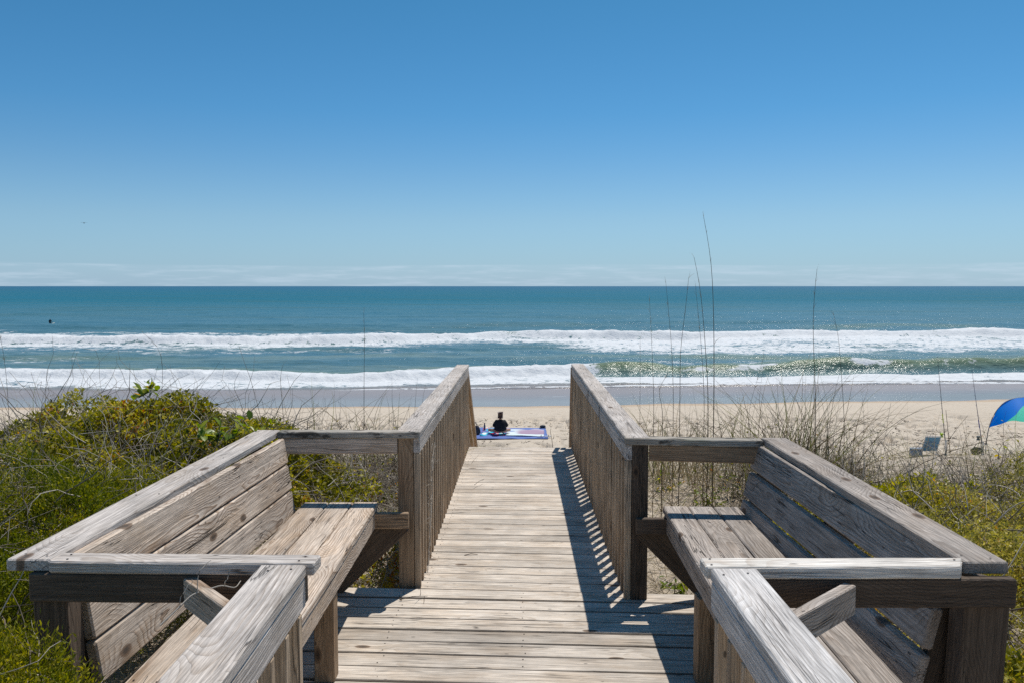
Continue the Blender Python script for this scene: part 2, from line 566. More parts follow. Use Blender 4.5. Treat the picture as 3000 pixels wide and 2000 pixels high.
SAND = M.done(col, rough, nm.outputs[0], M.math('MULTIPLY_ADD', wet, 0.75, 0.1))
link('beach_sand', me, SAND, label='pale dry sand beach with footprints running down to dark wet sand', cat='beach', kind='structure')

# ------------------------------------------------------------------ sea
def interp_x(X, pts):
    p = np.array(pts, float)
    return np.interp(X, p[:, 0], p[:, 1])


def sea_fields(X, Y):
    wob1 = (fbm2(X * 0.06, Y * 0.015, 61) - 0.5) * 1.6
    wob2 = (fbm2(X * 0.33, Y * 0.08, 63) - 0.5) * 1.3
    # near breaker: white bore on the left, green unbroken face on the right
    c1 = interp_x(X, [(-60, 64.0), (-27, 64.3), (-12, 63.2), (0, 66.0), (8, 67.2), (20, 67.8), (45, 69), (90, 70)]) + 1.6 * wob1 + 0.5 * wob2
    rightness = sstep(4, 9, X + 2.5 * wob2)
    c1 = c1 + 1.5 * (fbm2(X * 0.17 + 3, X * 0 + 2, 65, 3) - 0.5)
    h1 = (0.50 + 0.42 * rightness) * (0.45 + 1.15 * (fbm2(X * 0.15 + 4, X * 0, 67, 4)))
    d = Y - c1
    front1 = 1.3 + 0.6 * rightness
    prof1 = np.where(d < 0, sstep(-front1, 0.05, d), 1 - sstep(0, 7.5, d))
    eta = h1 * prof1
    # outer breaker
    c2 = interp_x(X, [(-120, 104), (-63, 103), (-41, 100.5), (-21, 103), (-6, 111), (0, 116), (24, 114.5), (59, 120), (72, 118), (130, 122)]) + 3.2 * wob1 + 0.8 * wob2
    c2 = c2 + 3.0 * (fbm2(X * 0.10 + 6, X * 0 + 4, 66, 3) - 0.5)
    h2 = 0.85 * (0.45 + 1.15 * fbm2(X * 0.10 + 8, X * 0 + 3, 69, 4))
    d2 = Y - c2
    prof2 = np.where(d2 < 0, sstep(-2.2, 0.1, d2), 1 - sstep(0, 11, d2))
    eta = eta + h2 * prof2
    # swells behind, and between
    c3 = 148 + 6 * wob1 * 2
    eta = eta + 0.42 * np.exp(-((Y - c3) / 4.5) ** 2) * (0.3 + fbm2(X * 0.03, X * 0 + 5, 71))
    c4 = 84 + 5 * wob1 * 2
    eta = eta + 0.22 * np.exp(-((Y - c4) / 3.0) ** 2) * (0.2 + fbm2(X * 0.05 + 3, X * 0 + 5, 73))
    damp = sstep(54, 72, Y)
    fade = 1 - sstep(220, 420, Y)
    ch = (fbm2(X * 0.28, Y * 0.55, 75, 4) - 0.5) * 0.62 + (fbm2(X * 0.05, Y * 0.16, 76, 2) - 0.5) * 0.9
    eta = eta + ch * damp * fade * 0.55
    # ---- foam density
    lump = fbm2(X * 0.9, Y * 0.9, 81, 4)
    swash = 55.6 + interp_x(X, [(-40, -0.3), (-20, -0.8), (0, 1.6), (22, 4.8), (40, 4.2), (80, 3)]) + 1.5 * wob1 + 0.9 * wob2
    inner = sstep(swash - 0.25, swash + 0.35, Y)
    f_edge = inner * (1 - sstep(swash + 0.35, swash + 1.3, Y)) * 0.75
    mid = inner * (1 - sstep(c1 - 0.3, c1 + 0.2, Y)) * (0.42 + 0.50 * fbm2(X * 0.30, Y * 0.55, 95, 4))
    mid = np.maximum(mid * sstep(swash + 0.5, swash + 3.6, Y), f_edge)
    bore = np.exp(-np.clip(np.abs(d + 0.5) - 1.5, 0, 9) ** 2 / 0.5) * (1 - rightness)
    toe = sstep(-9.0, -5.0, d) * (1 - sstep(-2.6, -1.6, d)) * 0.88 * rightness
    spill = rightness * sstep(-1.6, -0.5, d) * (1 - sstep(-0.1, 0.9, d)) * sstep(0.40, 0.75, fbm2(X * 0.30 + 2, Y * 0.5, 83, 4)) * 0.52
    face = rightness * sstep(-2.6, -1.7, d) * (1 - sstep(0.2, 0.5, d))
    foam = np.maximum.reduce([mid * (1 - face), bore, toe, spill])
    trail1 = sstep(-0.2, 0.4, d) * (1 - sstep(0.5, 8, d)) * 0.50 * (1 - 0.55 * rightness)
    foam = np.maximum(foam, trail1 * lump * 1.6)
    bore2 = sstep(-2.6, -1.4, d2) * (1 - sstep(1.0, 5.5, d2)) * (0.42 + 0.80 * fbm2(X * 0.22, Y * 0.35, 97, 4))
    leftness = 1 - sstep(-24, -8, X)
    shadow = leftness * np.exp(-((d2 + 2.2) / 0.9) ** 2)
    trail2 = leftness * sstep(0.5, 2, d2) * (1 - sstep(14, 34, d2 + 10 * wob1)) * (0.30 + 0.45 * fbm2(X * 0.12, Y * 0.22, 98, 3))
    trail2b = (1 - leftness) * sstep(0.5, 2, d2) * (1 - sstep(4, 22, d2 + 10 * wob1)) * 0.46
    right2 = sstep(-10, 18, X)
    brk = fbm2(X * 0.035 + 7, Y * 0.05, 85, 3)
    streak = (1 - sstep(-2, -1, d2)) * sstep(-27 - 19 * right2 - 16 * (brk - 0.5), -3, d2) ** (1.0 - 0.5 * right2) * (0.55 + 0.12 * right2)
    foam = np.maximum.reduce([foam, bore2 * (1 - 0.75 * shadow), trail2, trail2b, streak])
    churn = sstep(71, 76, Y) * (1 - sstep(96, 108, Y)) * sstep(0.45, 0.72, fbm2(X * 0.06 + 3, Y * 0.10, 99, 4)) * (0.40 + 0.14 * right2)
    foam = foam * (0.60 + 0.74 * fbm2(X * 0.085 + 5, Y * 0.16, 101, 4))
    foam = np.clip(np.maximum(foam, churn), 0, 1)
    fluff = foam * sstep(0.55, 0.9, foam)
    eta = eta + fluff * (0.30 * (fbm2(X * 0.9, Y * 0.9, 91, 4) - 0.42) + 0.22 * (noise2(X * 2.6, Y * 2.2, 93) - 0.5)) * damp
    green = np.clip(np.where(d < 0.3, prof1, prof1 * 0.6) * 0.95 + 0.75 * np.where(d2 < 0, prof2, 0) + 0.42 * np.exp(-((Y - c3 + 3) / 3.5) ** 2) * sstep(0.4, 0.7, fbm2(X * 0.03 + 1, Y * 0.02, 87, 2)) + 0.40 * np.exp(-((Y - c4 + 2) / 2.5) ** 2) * sstep(0.35, 0.7, fbm2(X * 0.05 + 4, Y * 0.02, 88, 2)), 0, 1)
    film = 1 - sstep(swash + 0.5, np.maximum(swash + 3.2, c1 - 3.0), Y)
    eta = eta - 0.10 * (1 - inner)         # thin swash film tucks under the sand
    return eta, foam, green, film


Ys = np.concatenate([np.arange(53.5, 76, 0.20), np.arange(76, 135, 0.42)])
y = Ys[-1]
step = 0.45
tail = []
while y < 16000:
    step *= 1.045
    y += step
    tail.append(y)
Ys = np.concatenate([Ys, np.array(tail)])
S = np.linspace(-1, 1, 761)
Xg = S[None, :] * (26 + 0.74 * Ys[:, None]) + (S[None, :] ** 9) * (2.2 * Ys[:, None] + 120)
Yg = np.repeat(Ys[:, None], len(S), 1)
eta, foam, green, film = sea_fields(Xg, Yg)
v = np.stack([Xg, Yg, SEA_Z + eta], -1).reshape(-1, 3)
ny, nx = Xg.shape
i = np.arange(nx * ny).reshape(ny, nx)
f = np.stack([i[:-1, :-1], i[:-1, 1:], i[1:, 1:], i[1:, :-1]], -1).reshape(-1, 4)
me = np_mesh('ocean', v, f, 4, smooth=True, vattr={'foam': foam.ravel(), 'green': green.ravel(), 'film': film.ravel()})
M = Mat('sea_water')
pos = M.n('ShaderNodeNewGeometry').outputs['Position']
sx = M.n('ShaderNodeSeparateXYZ'); M.put(sx.inputs[0], pos)
fo = M.n('ShaderNodeAttribute', attribute_name='foam').outputs['Fac']
gr = M.n('ShaderNodeAttribute', attribute_name='green').outputs['Fac']
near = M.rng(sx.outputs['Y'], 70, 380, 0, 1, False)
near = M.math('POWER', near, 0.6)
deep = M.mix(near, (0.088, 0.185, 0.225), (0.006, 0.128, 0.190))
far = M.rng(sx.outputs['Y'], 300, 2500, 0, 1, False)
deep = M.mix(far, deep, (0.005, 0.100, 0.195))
patch = M.noise(M.map(pos, (0.012, 0.05, 0)), 1.0, 4.0)
deep = M.mix(M.rng(patch, 0.42, 0.68, 0, 0.5), deep, (0.035, 0.105, 0.095))
churnc = M.rng(M.noise(M.map(pos, (0.05, 0.14, 0), (4, 1, 0)), 1.0, 4.0), 0.42, 0.66, 0, 0.75)
churnc = M.math('MULTIPLY', churnc, M.rng(sx.outputs['Y'], 95, 150, 1, 0))
deep = M.mix(churnc, deep, (0.155, 0.225, 0.195))
wc = M.mix(M.math('MULTIPLY', gr, 0.9), deep, (0.185, 0.225, 0.10))
wc = M.mix(M.math('MULTIPLY', M.n('ShaderNodeAttribute', attribute_name='film').outputs['Fac'], 0.92), wc, (0.255, 0.215, 0.19))
nA = M.noise(M.map(pos, (1.5, 1.5, 1.5)), 1.0, 6.0, 0.62, 0.6)
nB = M.noise(M.map(pos, (0.33, 0.55, 0.5)), 1.0, 5.0, 0.6, 1.2)
web = M.math('ADD', M.math('MULTIPLY', nA, 0.5), M.math('MULTIPLY', nB, 0.5))
rid = M.math('SUBTRACT', 1.0, M.math('MULTIPLY', M.math('ABSOLUTE', M.math('SUBTRACT', nA, 0.5)), 4.0))
web = M.math('ADD', M.math('MULTIPLY', web, 0.72), M.math('MULTIPLY', rid, 0.18))
thr = M.math('MULTIPLY_ADD', fo, -0.52, 0.735)
fm = M.rng(M.math('SUBTRACT', web, thr), -0.02, 0.075, 0, 1)
fm = M.math('MULTIPLY', fm, M.rng(fo, 0.03, 0.12))
wav = M.noise(M.map(pos, (0.55, 1.2, 1.0)), 1.0, 5.0, 0.6)
wav2 = M.noise(M.map(pos, (2.6, 3.4, 3.0)), 1.0, 4.0, 0.6)
swl = M.noise(M.map(pos, (0.045, 0.17, 0.1)), 1.0, 3.0, 0.5)
h = M.math('ADD', M.math('MULTIPLY', wav, 0.9), M.math('ADD', M.math('MULTIPLY', wav2, 0.15), M.math('MULTIPLY', swl, 2.6)))
nm = M.bump(h, 0.70, 0.50)
b0 = M.n('ShaderNodeBsdfDiffuse')
M.put(b0.inputs['Color'], wc); M.put(b0.inputs['Normal'], nm)
bG = M.n('ShaderNodeBsdfAnisotropic', {'Roughness': 0.19})
M.put(bG.inputs['Normal'], nm)
fr = M.n('ShaderNodeFresnel', {'IOR': 1.33}); M.put(fr.inputs['Normal'], nm)
b1 = M.n('ShaderNodeMixShader')          # wave slopes hide one another at grazing angles: only part of the mirror term survives
M.put(b1.inputs[0], M.math('MULTIPLY', fr.outputs[0], M.rng(sx.outputs['Y'], 70, 420, 0.75, 0.30, False)))
M.t.links.new(b0.outputs[0], b1.inputs[1]); M.t.links.new(bG.outputs[0], b1.inputs[2])
fb = M.bump(M.math('ADD', nA, M.math('MULTIPLY', M.noise(M.map(pos, (4, 4, 4)), 1.0, 4.0), 0.5)), 0.5, 0.25)
b2 = M.n('ShaderNodeBsdfPrincipled', {'Roughness': 0.8, 'Specular IOR Level': 0.2})
M.put(b2.inputs['Base Color'], M.mix(nA, (0.52, 0.55, 0.57), (0.74, 0.745, 0.74)))
M.put(b2.inputs['Normal'], fb)
mx = M.n('ShaderNodeMixShader')
M.put(mx.inputs[0], fm)
M.t.links.new(b1.outputs[0], mx.inputs[1]); M.t.links.new(b2.outputs[0], mx.inputs[2])
M.t.links.new(mx.outputs[0], M.out.inputs[0])
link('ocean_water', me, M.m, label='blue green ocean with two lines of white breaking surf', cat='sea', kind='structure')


# ------------------------------------------------------------------ timber helpers
def board_mesh(L, wd, th, ch=0.004, segs=1, wob=0.0, rng=None, cut0=0.0, cut1=0.0):
    """chamfered plank centred on the origin, length along X. cut0/cut1 shear the ends (m over the width)."""
    hw, ht = wd / 2, th / 2
    prof = [(-hw + ch, -ht), (hw - ch, -ht), (hw, -ht + ch), (hw, ht - ch), (hw - ch, ht), (-hw + ch, ht), (-hw, ht - ch), (-hw, -ht + ch)]
    rings = []
    ts = [0.0] + [k / segs for k in range(1, segs)] + [1.0]
    vs, fs = [], []
    def ring(x, inset, dy, dz, cut):
        b = len(vs)
        for (py, pz) in prof:
            sy = py * (1 - inset / max(hw, 1e-6)); sz = pz * (1 - inset / max(ht, 1e-6))
            vs.append((x + cut * (sy / wd), sy + dy, sz + dz))
        return b
    e = min(ch, L * 0.2)
    seq = [(-L / 2, ch * 0.8, 0, 0, cut0), (-L / 2 + e, 0, 0, 0, cut0)]
    for t in ts[1:-1]:
        seq.append((-L / 2 + t * L, 0, rng.uniform(-wob, wob), rng.uniform(-wob, wob), 0))
    seq += [(L / 2 - e, 0, 0, 0, cut1), (L / 2, ch * 0.8, 0, 0, cut1)]
    rs = [ring(*q) for q in seq]
    for a, b in zip(rs[:-1], rs[1:]):
        for k in range(8):
            k2 = (k + 1) % 8
            fs.append((a + k, b + k, b + k2, a + k2))
    fs.append(tuple(rs[0] + k for k in range(8)))
    fs.append(tuple(rs[-1] + k for k in reversed(range(8))))
    return py_mesh('timber', vs, fs)


BR = random.Random(5)


def frame(p0, p1, up):
    p0, p1, up = Vector(p0), Vector(p1), Vector(up)
    x = (p1 - p0).normalized()
    yv = up.cross(x)
    if yv.length < 1e-4:
        yv = Vector((0, 1, 0)).cross(x)
    yv.normalize()
    z = x.cross(yv)
    m = Matrix((x, yv, z)).transposed().to_4x4()
    m.translation = (p0 + p1) / 2
    return m, (p1 - p0).length


def board(name, parent, p0, p1, wd, th, up=(0, 0, 1), mat=None, ch=0.004, segs=1, wob=0.0, me=None, cut0=0, cut1=0, **k):
    """a plank whose centre line runs p0-p1; wd across, th along `up`"""
    m, L = frame(p0, p1, up)
    if me is None:
        me = board_mesh(L, wd, th, ch, segs, wob, BR, cut0, cut1)
    if mat is not None and len(me.materials) == 0:
        me.materials.append(mat)
    o = bpy.data.objects.new(name, me)
    COL.objects.link(o)
    o.matrix_basis = m
    if parent is not None:
        set_parent(o, parent)
    return tag(o, **k)


TW, TT = 0.140, 0.038            # 2x6 plank
HW = 0.089                       # 2x4

# walkway frame: left and right deck edges, level then falling 7 cm to its seaward end
def walk(t, s, z):
    """t 0..1 along the seaward walkway from the landing, s -1..1 across"""
    c = 0.040 + t * 0.062
    y = 4.745 + t * (DECK_END - 4.745)
    return Vector((c + s * 0.615, y, z - 0.075 * t))


# ------------------------------------------------------------------ boardwalk
bw = empty('boardwalk', (0, 4.7, -0.05), label='weathered plank boardwalk and landing leading towards the beach', cat='boardwalk', kind='structure')
PITCH = 0.1432
y0 = 4.742
n_land = 18
for k in range(n_land):
    yc = y0 - PITCH * (k + 0.5)
    sk = -0.057 + BR.uniform(-0.004, 0.004)
    hl, hr = (1.38, 1.40) if yc > 2.5 else (0.66, 0.64)
    mx_ = 0.044
    dz = BR.uniform(-0.0018, 0.0018) - TT / 2
    board('plank', bw, (mx_ - hl, yc + sk * (-hl), dz + BR.uniform(-.002, .002)), (mx_ + hr, yc + sk * hr, dz), TW - 0.0045 + BR.uniform(-0.002, 0.002), TT, mat=W_DECK, ch=0.006, segs=4, wob=0.0014)
for k in range(14):                                  # under and behind the camera
    yc = y0 - PITCH * (n_land + k + 0.5)
    board('plank', bw, (-0.60, yc + 0.03, -TT / 2), (0.66, yc - 0.03, -TT / 2), TW, TT, mat=W_DECK)
nw = 33
for k in range(nw):
    t = (k + 0.5) / nw
    sk = -0.060 + 0.03 * t
    a = walk(t, -1, 0); b = walk(t, 1, 0)
    ext = 0.004
    a.z -= TT / 2 + BR.uniform(-0.0015, 0.0015) + 0.006; b.z -= TT / 2 + BR.uniform(-0.0015, 0.0015) + 0.006
    a.x -= ext + BR.uniform(0, .006); b.x += ext + BR.uniform(0, .006)
    a.y += -sk * 0.62 + 0.012; b.y += sk * 0.62 + 0.012
    board('plank', bw, a, b, TW - 0.005 + BR.uniform(-0.0025, 0.0015), TT, mat=W_DECK, ch=0.006, segs=3, wob=0.0012)
for s in (-0.86, 0.0, 0.86):                         # joists under the walkway and landing
    a = walk(0, s, -0.045 - 0.07 - TT * 0.4); b = walk(1, s, -0.045 - 0.07 - TT * 0.4)
    a.y += 0.12
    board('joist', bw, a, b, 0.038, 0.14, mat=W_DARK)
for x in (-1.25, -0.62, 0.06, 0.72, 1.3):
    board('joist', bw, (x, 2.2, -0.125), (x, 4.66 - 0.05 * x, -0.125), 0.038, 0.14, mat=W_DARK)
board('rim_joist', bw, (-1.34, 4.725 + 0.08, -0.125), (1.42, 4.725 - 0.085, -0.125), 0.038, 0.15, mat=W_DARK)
for x in (-1.1, 1.15):
    for yv in (2.5, 4.3):
        board('support_post', bw, (x, yv, -1.1), (x, yv, -0.2), 0.09, 0.09, up=(0, 1, 0), mat=W_DARK)
# rusty fastener heads over the joists: real little discs, joined into one part
def fasteners(parent, spots, r=0.0048, mat=None):
    vs, fs = [], []
    for (x, y, z) in spots:
        b = len(vs)
        for q in range(6):
            a_ = q * math.pi / 3
            vs.append((x + r * math.cos(a_), y + r * math.sin(a_), z))
        vs.append((x, y, z + 0.0012))
        for q in range(6):
            fs.append((b + q, b + (q + 1) % 6, b + 6))
    set_parent(link('screw_heads', py_mesh('screw_heads', vs, fs), mat, kind='stuff'), parent)


RUST = flat('rusty_screw', (0.055, 0.035, 0.025), 0.7, 0.3)
sp_ = []
for k in range(n_land):
    yc = y0 - PITCH * (k + 0.5)
    for xj in ((-1.25, -0.62, 0.06, 0.72, 1.3) if yc > 2.5 else (-0.55, 0.06, 0.62)):
        for dy_ in (-0.036, 0.036):
            sp_.append((xj + BR.uniform(-.012, .012), yc - 0.057 * (xj - 0.044) + dy_ + BR.uniform(-.006, .006), 0.0016))
for k in range(nw):
    t = (k + 0.5) / nw
    for s_ in (-0.88, 0.88):
        q_ = walk(t, s_, 0)
        for dy_ in (-0.036, 0.036):
            sp_.append((q_.x + BR.uniform(-.012, .012), q_.y + 0.012 - (0.060 - 0.03 * t) * s_ * 0.6 + dy_, q_.z - 0.0045))
fasteners(bw, sp_, 0.0040, RUST)
# stairs down to the sand
SLOPE = 0.575
st_e = walk(1, 0, 0)
n_tr = 24
for s in (-1, 1):
    p = walk(1, s * 0.98, -0.20); q = p + Vector((0.02, 7.0, -7.0 * SLOPE))
    board('stringer', bw, p, q, 0.038, 0.24, mat=W_DARK)
for k in range(n_tr):
    yy = st_e.y + 0.16 + k * 0.285
    zz = st_e.z - 0.15 - k * 0.285 * SLOPE
    board('stair_tread', bw, (st_e.x - 0.60, yy, zz), (st_e.x + 0.60, yy, zz), 0.26, TT, mat=W_DECK)

# ------------------------------------------------------------------ railings of the seaward walkway
HR = 0.920
BAL = board_mesh(1.0, 0.036, 0.036, 0.003)          # shared baluster, 1 m, scaled per railing below


def baluster_mesh(L):
    return board_mesh(L, 0.036, 0.036, 0.003)


def walkway_rail(side, label, y_first, inner0, inner1, z0, z1):
    y_start, y_end = y_first, 9.47
    root = empty('boardwalk_railing', (inner0, y_start, 0), label=label, cat='railing', group='railings along the boardwalk')
    sg = -1 if side == 'L' else 1
    def X(y): return inner0 + (inner1 - inner0) * (y - y_start) / (y_end - y_start)
    def Z(y): return z0 + (z1 - z0) * (y - y_start) / (y_end - y_start)
    # cap plank, inner edge at X
    a = Vector((X(y_start) + sg * 0.07, y_start, Z(y_start) - 0.019)); b = Vector((X(y_end) + sg * 0.07, y_end + 0.02, Z(y_end) - 0.019))
    board('cap_plank', root, a, b, TW, TT, mat=W_CAP, ch=0.006, segs=6, wob=0.0015)
    # 2x4 rail on edge right under the inner edge of the cap
    xo = sg * 0.019
    board('upper_rail', root, (X(y_start) + xo + sg * 0.002, y_start + 0.002, Z(y_start) - 0.038 - 0.0455), (X(y_end) + xo + sg * 0.002, y_end, Z(y_end) - 0.038 - 0.0455), 0.038, HW, mat=W_CAP, ch=0.005, segs=4, wob=0.001)
    bm_ = baluster_mesh(1.04)
    n = 33
    for k in range(n):
        yv = y_start + 0.022 + k * (y_end - y_start - 0.06) / (n - 1)
        zt = Z(yv) - 0.038 - 0.091
        o = board('baluster', root, (X(yv) + xo, yv, zt - 1.04), (X(yv) + xo, yv, zt), 0, 0, up=(0, 1, 0), mat=W_BAL, me=bm_)
        o.rotation_euler.z += 0
    board('lower_rail', root, (X(y_start) + sg * 0.060, y_start + 0.05, 0.05), (X(y_end) + sg * 0.060, y_end, -0.02), 0.036, HW, mat=W_BROWN)
    for yv, w_ in ((y_start + 0.045, 0.089), (y_start + 2.35, 0.089), (y_end - 0.05, 0.089)):
        xx = X(yv) + sg * (0.040 + 0.0445)
        board('post', root, (xx, yv, -1.0), (xx, yv, Z(yv) - 0.039), 0.089, 0.089, up=(0, 1, 0), mat=W_BROWN if side == 'L' else W_DARK)
    return root


walkway_rail('L', 'left railing of the boardwalk, grey cap over brown balusters with a dry vine', 4.80, -0.534, -0.490, 0.922, 0.872)
walkway_rail('R', 'right railing of the boardwalk, grey cap and brown balusters casting striped shadow', 4.60, 0.630, 0.676, 0.922, 0.880)

# stair handrails going on down to the beach
for sg, x0, dx_, lab in ((-1, -0.500, 0.02, 'left stair handrail sloping steeply from the boardwalk end to the sand'), (1, 0.672, 0.40, 'right stair handrail sloping steeply from the boardwalk end to the sand')):
    root = empty('stair_railing', (x0, 9.6, 0), label=lab, cat='stair railing', group='handrails of the beach stairs')
    L = 6.6
    q = Vector((dx_, L, -L * SLOPE))
    up = Vector((0, SLOPE, 1)).normalized()
    for nm_, dz, st_ in (('handrail', 0.0, 0.0), ('guard_rail', 0.40, 0.02), ('guard_rail', 0.76, 0.04)):
        p = Vector((x0 + sg * 0.019, 9.52 + st_, 0.80 - dz))
        board(nm_, root, p, p + q, 0.038, 0.089, up=up, mat=W_BROWN, ch=0.004)
        board('rail_cleat', root, (x0 + sg * 0.06, 9.53, 0.66 - dz), (x0 + sg * 0.06, 9.53, 0.78 - dz), 0.05, 0.089, up=(0, 1, 0), mat=W_DARK)
    for yv in (10.9, 12.9, 15.2):
        zt = 0.76 - (yv - 9.5) * SLOPE
        xx = x0 + sg * 0.085 + dx_ * (yv - 9.5) / L
        board('post', root, (xx, yv, zt - 1.7), (xx, yv, zt), 0.089, 0.089, up=(0, 1, 0), mat=W_BROWN)

# ------------------------------------------------------------------ benches with their return rails
def bench(side):
    sg = -1 if side == 'L' else 1
    wood_m = W_BENCHL if side == 'L' else W_BENCHR
    if side == 'L':
        root = empty('corner_bench', (-1.1, 3.6, 0), label='left built-in bench of warm brown grey planks under slanted backrest', cat='bench', group='built-in benches on the landing')
        yn, yf = 2.50, 4.74
        sx_n, sx_f = -0.790, -0.768          # inner seat edge near / far
        cn, cf = (-1.494, 2.53), (-1.431, 4.87)
        by_n, by_f = 2.625, 4.66
        bt_n, bt_f = -1.405, -1.300          # backrest top line
    else:
        root = empty('corner_bench', (1.1, 3.6, 0), label='right built-in bench of grey planks with gaps in the backrest', cat='bench', group='built-in benches on the landing')
        yn, yf = 2.42, 4.63
        sx_n, sx_f = 0.800, 0.848
        cn, cf = (1.449, 2.505), (1.4575, 4.615)
        by_n, by_f = 2.605, 4.60
        bt_n, bt_f = 1.405, 1.375
    zs = 0.525
    for k in range(3):                       # seat planks
        off = sg * (0.07 + k * 0.1425)
        tz = BR.uniform(-0.002, 0.002)
        yj = BR.uniform(-0.012, 0.012)
        board('seat_plank', root, (sx_n + off, yn, zs - TT / 2 + tz), (sx_f + off, yf + yj, zs - TT / 2 + tz), TW - 0.002, TT, mat=wood_m, ch=0.006, segs=8, wob=0.0018)
    o = sg * 0.022
    board('seat_front_rail', root, (sx_n + o, yn, zs - TT - 0.0455), (sx_f + o, yf - 0.02, zs - TT - 0.0455), 0.036, HW, mat=wood_m, ch=0.005, segs=4, wob=0.001)
    # backrest: three planks leaning outwards
    lean = math.radians(14 if side == 'R' else 9)
    upv = Vector((sg * math.sin(lean), 0, math.cos(lean)))            # up along the slope
    nrm = Vector((-sg * math.cos(lean), 0, math.sin(lean)))           # faces the sitter
    gap = 0.146 if side == 'L' else 0.158
    for k in range(3):
        dn = 0.07 + k * gap
        ztop = 0.905 if side == 'L' else 0.885
        jn = BR.uniform(-0.01, 0.01)
        pn = Vector((bt_n, by_n + jn, ztop)) - upv * dn
        pf = Vector((bt_f, by_f - 0.012 * k + jn, ztop)) - upv * dn
        nn = nrm.copy()
        board('backrest_plank', root, pn, pf, TW, TT, up=nn, mat=wood_m, ch=0.007, segs=6, wob=0.0015)
    for yv in (by_n + 0.05, (by_n + by_f) / 2, by_f - 0.04):          # slanted uprights behind
        t = (yv - by_n) / (by_f - by_n)
        bx = bt_n + (bt_f - bt_n) * t
        c = Vector((bx, yv, 0.905 if side == 'L' else 0.885)) - nrm * (TT / 2 + 0.071)
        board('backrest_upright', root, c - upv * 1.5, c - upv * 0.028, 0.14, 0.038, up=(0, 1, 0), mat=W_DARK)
    # cap over the backrest
    board('cap_plank', root, (cn[0], cn[1], HR - TT / 2), (cf[0], cf[1], HR - TT / 2), TW, TT, mat=W_CAP if side == 'L' else W_BENCHR, ch=0.005, segs=6, wob=0.002)
    # return rails: near and far, cap flat plus 2x4 on edge
    if side == 'L':
        near = ((-1.418, 2.552), (-0.600, 2.530)); far = ((-1.358, 4.826), (-0.537, 4.826))
        mats = (W_CAP, W_MOSS)
        zfar = (HR, HR)
    else:
        near = ((0.582, 2.500), (1.372, 2.500)); far = ((0.628, 4.630), (1.383, 4.585))
        mats = (W_NEW, W_MOSS)
        zfar = (HR, HR - 0.006)
    for nm_, (pa, pb), mt, zz in (('near', near, mats[0], (HR, HR)), ('far', far, mats[1], zfar)):
        cuts = {}
        if nm_ == 'near' and side == 'R':
            cuts = dict(cut1=0.05)
        board('return_cap', root, (pa[0], pa[1], zz[0] - TT / 2 + 0.0015), (pb[0], pb[1], zz[1] - TT / 2 + 0.0015), HW, TT, mat=mt, ch=0.005, segs=4, wob=0.001, **cuts)
        ext = 0.0
        qa, qb = Vector((pa[0], pa[1], 0)), Vector((pb[0], pb[1], 0))
        if nm_ == 'near':
            if side == 'R': qb.x = 1.52
            else: qa.x = -1.485
            qa.x += 0.03 if side == 'R' else 0; qb.x -= 0.03 if side == 'L' else 0
        else:
            if side == 'L': qb.x = -0.665
            else: qa.x = 0.765
        yo = -0.020 if nm_ == 'near' else -0.018
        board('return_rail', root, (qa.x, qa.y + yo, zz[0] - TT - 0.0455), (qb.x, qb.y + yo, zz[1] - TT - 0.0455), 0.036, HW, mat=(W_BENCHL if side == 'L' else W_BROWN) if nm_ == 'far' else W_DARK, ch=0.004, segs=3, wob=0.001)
    # corner brace between near return rail and near railing
    zb = HR - TT - 0.052
    if side == 'L':
        board('corner_brace', root, (-0.985, 2.500, zb), (-0.735, 2.215, zb), 0.038, HW, mat=W_BENCHL, ch=0.003)
    else:
        board('corner_brace', root, (1.010, 2.445, zb), (0.715, 2.165, zb), 0.038, HW, mat=W_BENCHR, ch=0.003)
    # near back post
    if side == 'L':
        board('back_post', root, (-1.372, 2.575, -0.9), (-1.432, 2.575, HR - TT - 0.092), 0.089, 0.105, up=(1, 0, 0.1), mat=W_DARK)
        board('leg', root, (-0.835, 3.66, -0.001), (-0.835, 3.66, zs - TT - HW - 0.003), 0.089, 0.089, up=(0, 1, 0), mat=W_BROWN)
        board('seat_support', root, (-1.16, 4.655, zs - TT - 0.047), (-0.585, 4.655, zs - TT - 0.047), 0.038, HW, mat=W_BROWN)
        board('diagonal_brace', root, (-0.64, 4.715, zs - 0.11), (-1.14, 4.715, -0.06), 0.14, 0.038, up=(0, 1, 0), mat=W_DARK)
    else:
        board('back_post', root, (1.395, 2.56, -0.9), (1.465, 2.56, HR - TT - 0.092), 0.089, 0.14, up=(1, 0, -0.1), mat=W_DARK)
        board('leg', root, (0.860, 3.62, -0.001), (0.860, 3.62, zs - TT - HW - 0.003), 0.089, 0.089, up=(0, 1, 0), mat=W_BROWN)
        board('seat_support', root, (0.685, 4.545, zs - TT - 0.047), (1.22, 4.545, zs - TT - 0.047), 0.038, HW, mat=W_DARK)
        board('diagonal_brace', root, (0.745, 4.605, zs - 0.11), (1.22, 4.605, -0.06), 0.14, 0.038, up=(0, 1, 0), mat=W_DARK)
    return root


bench('L')
bench('R')


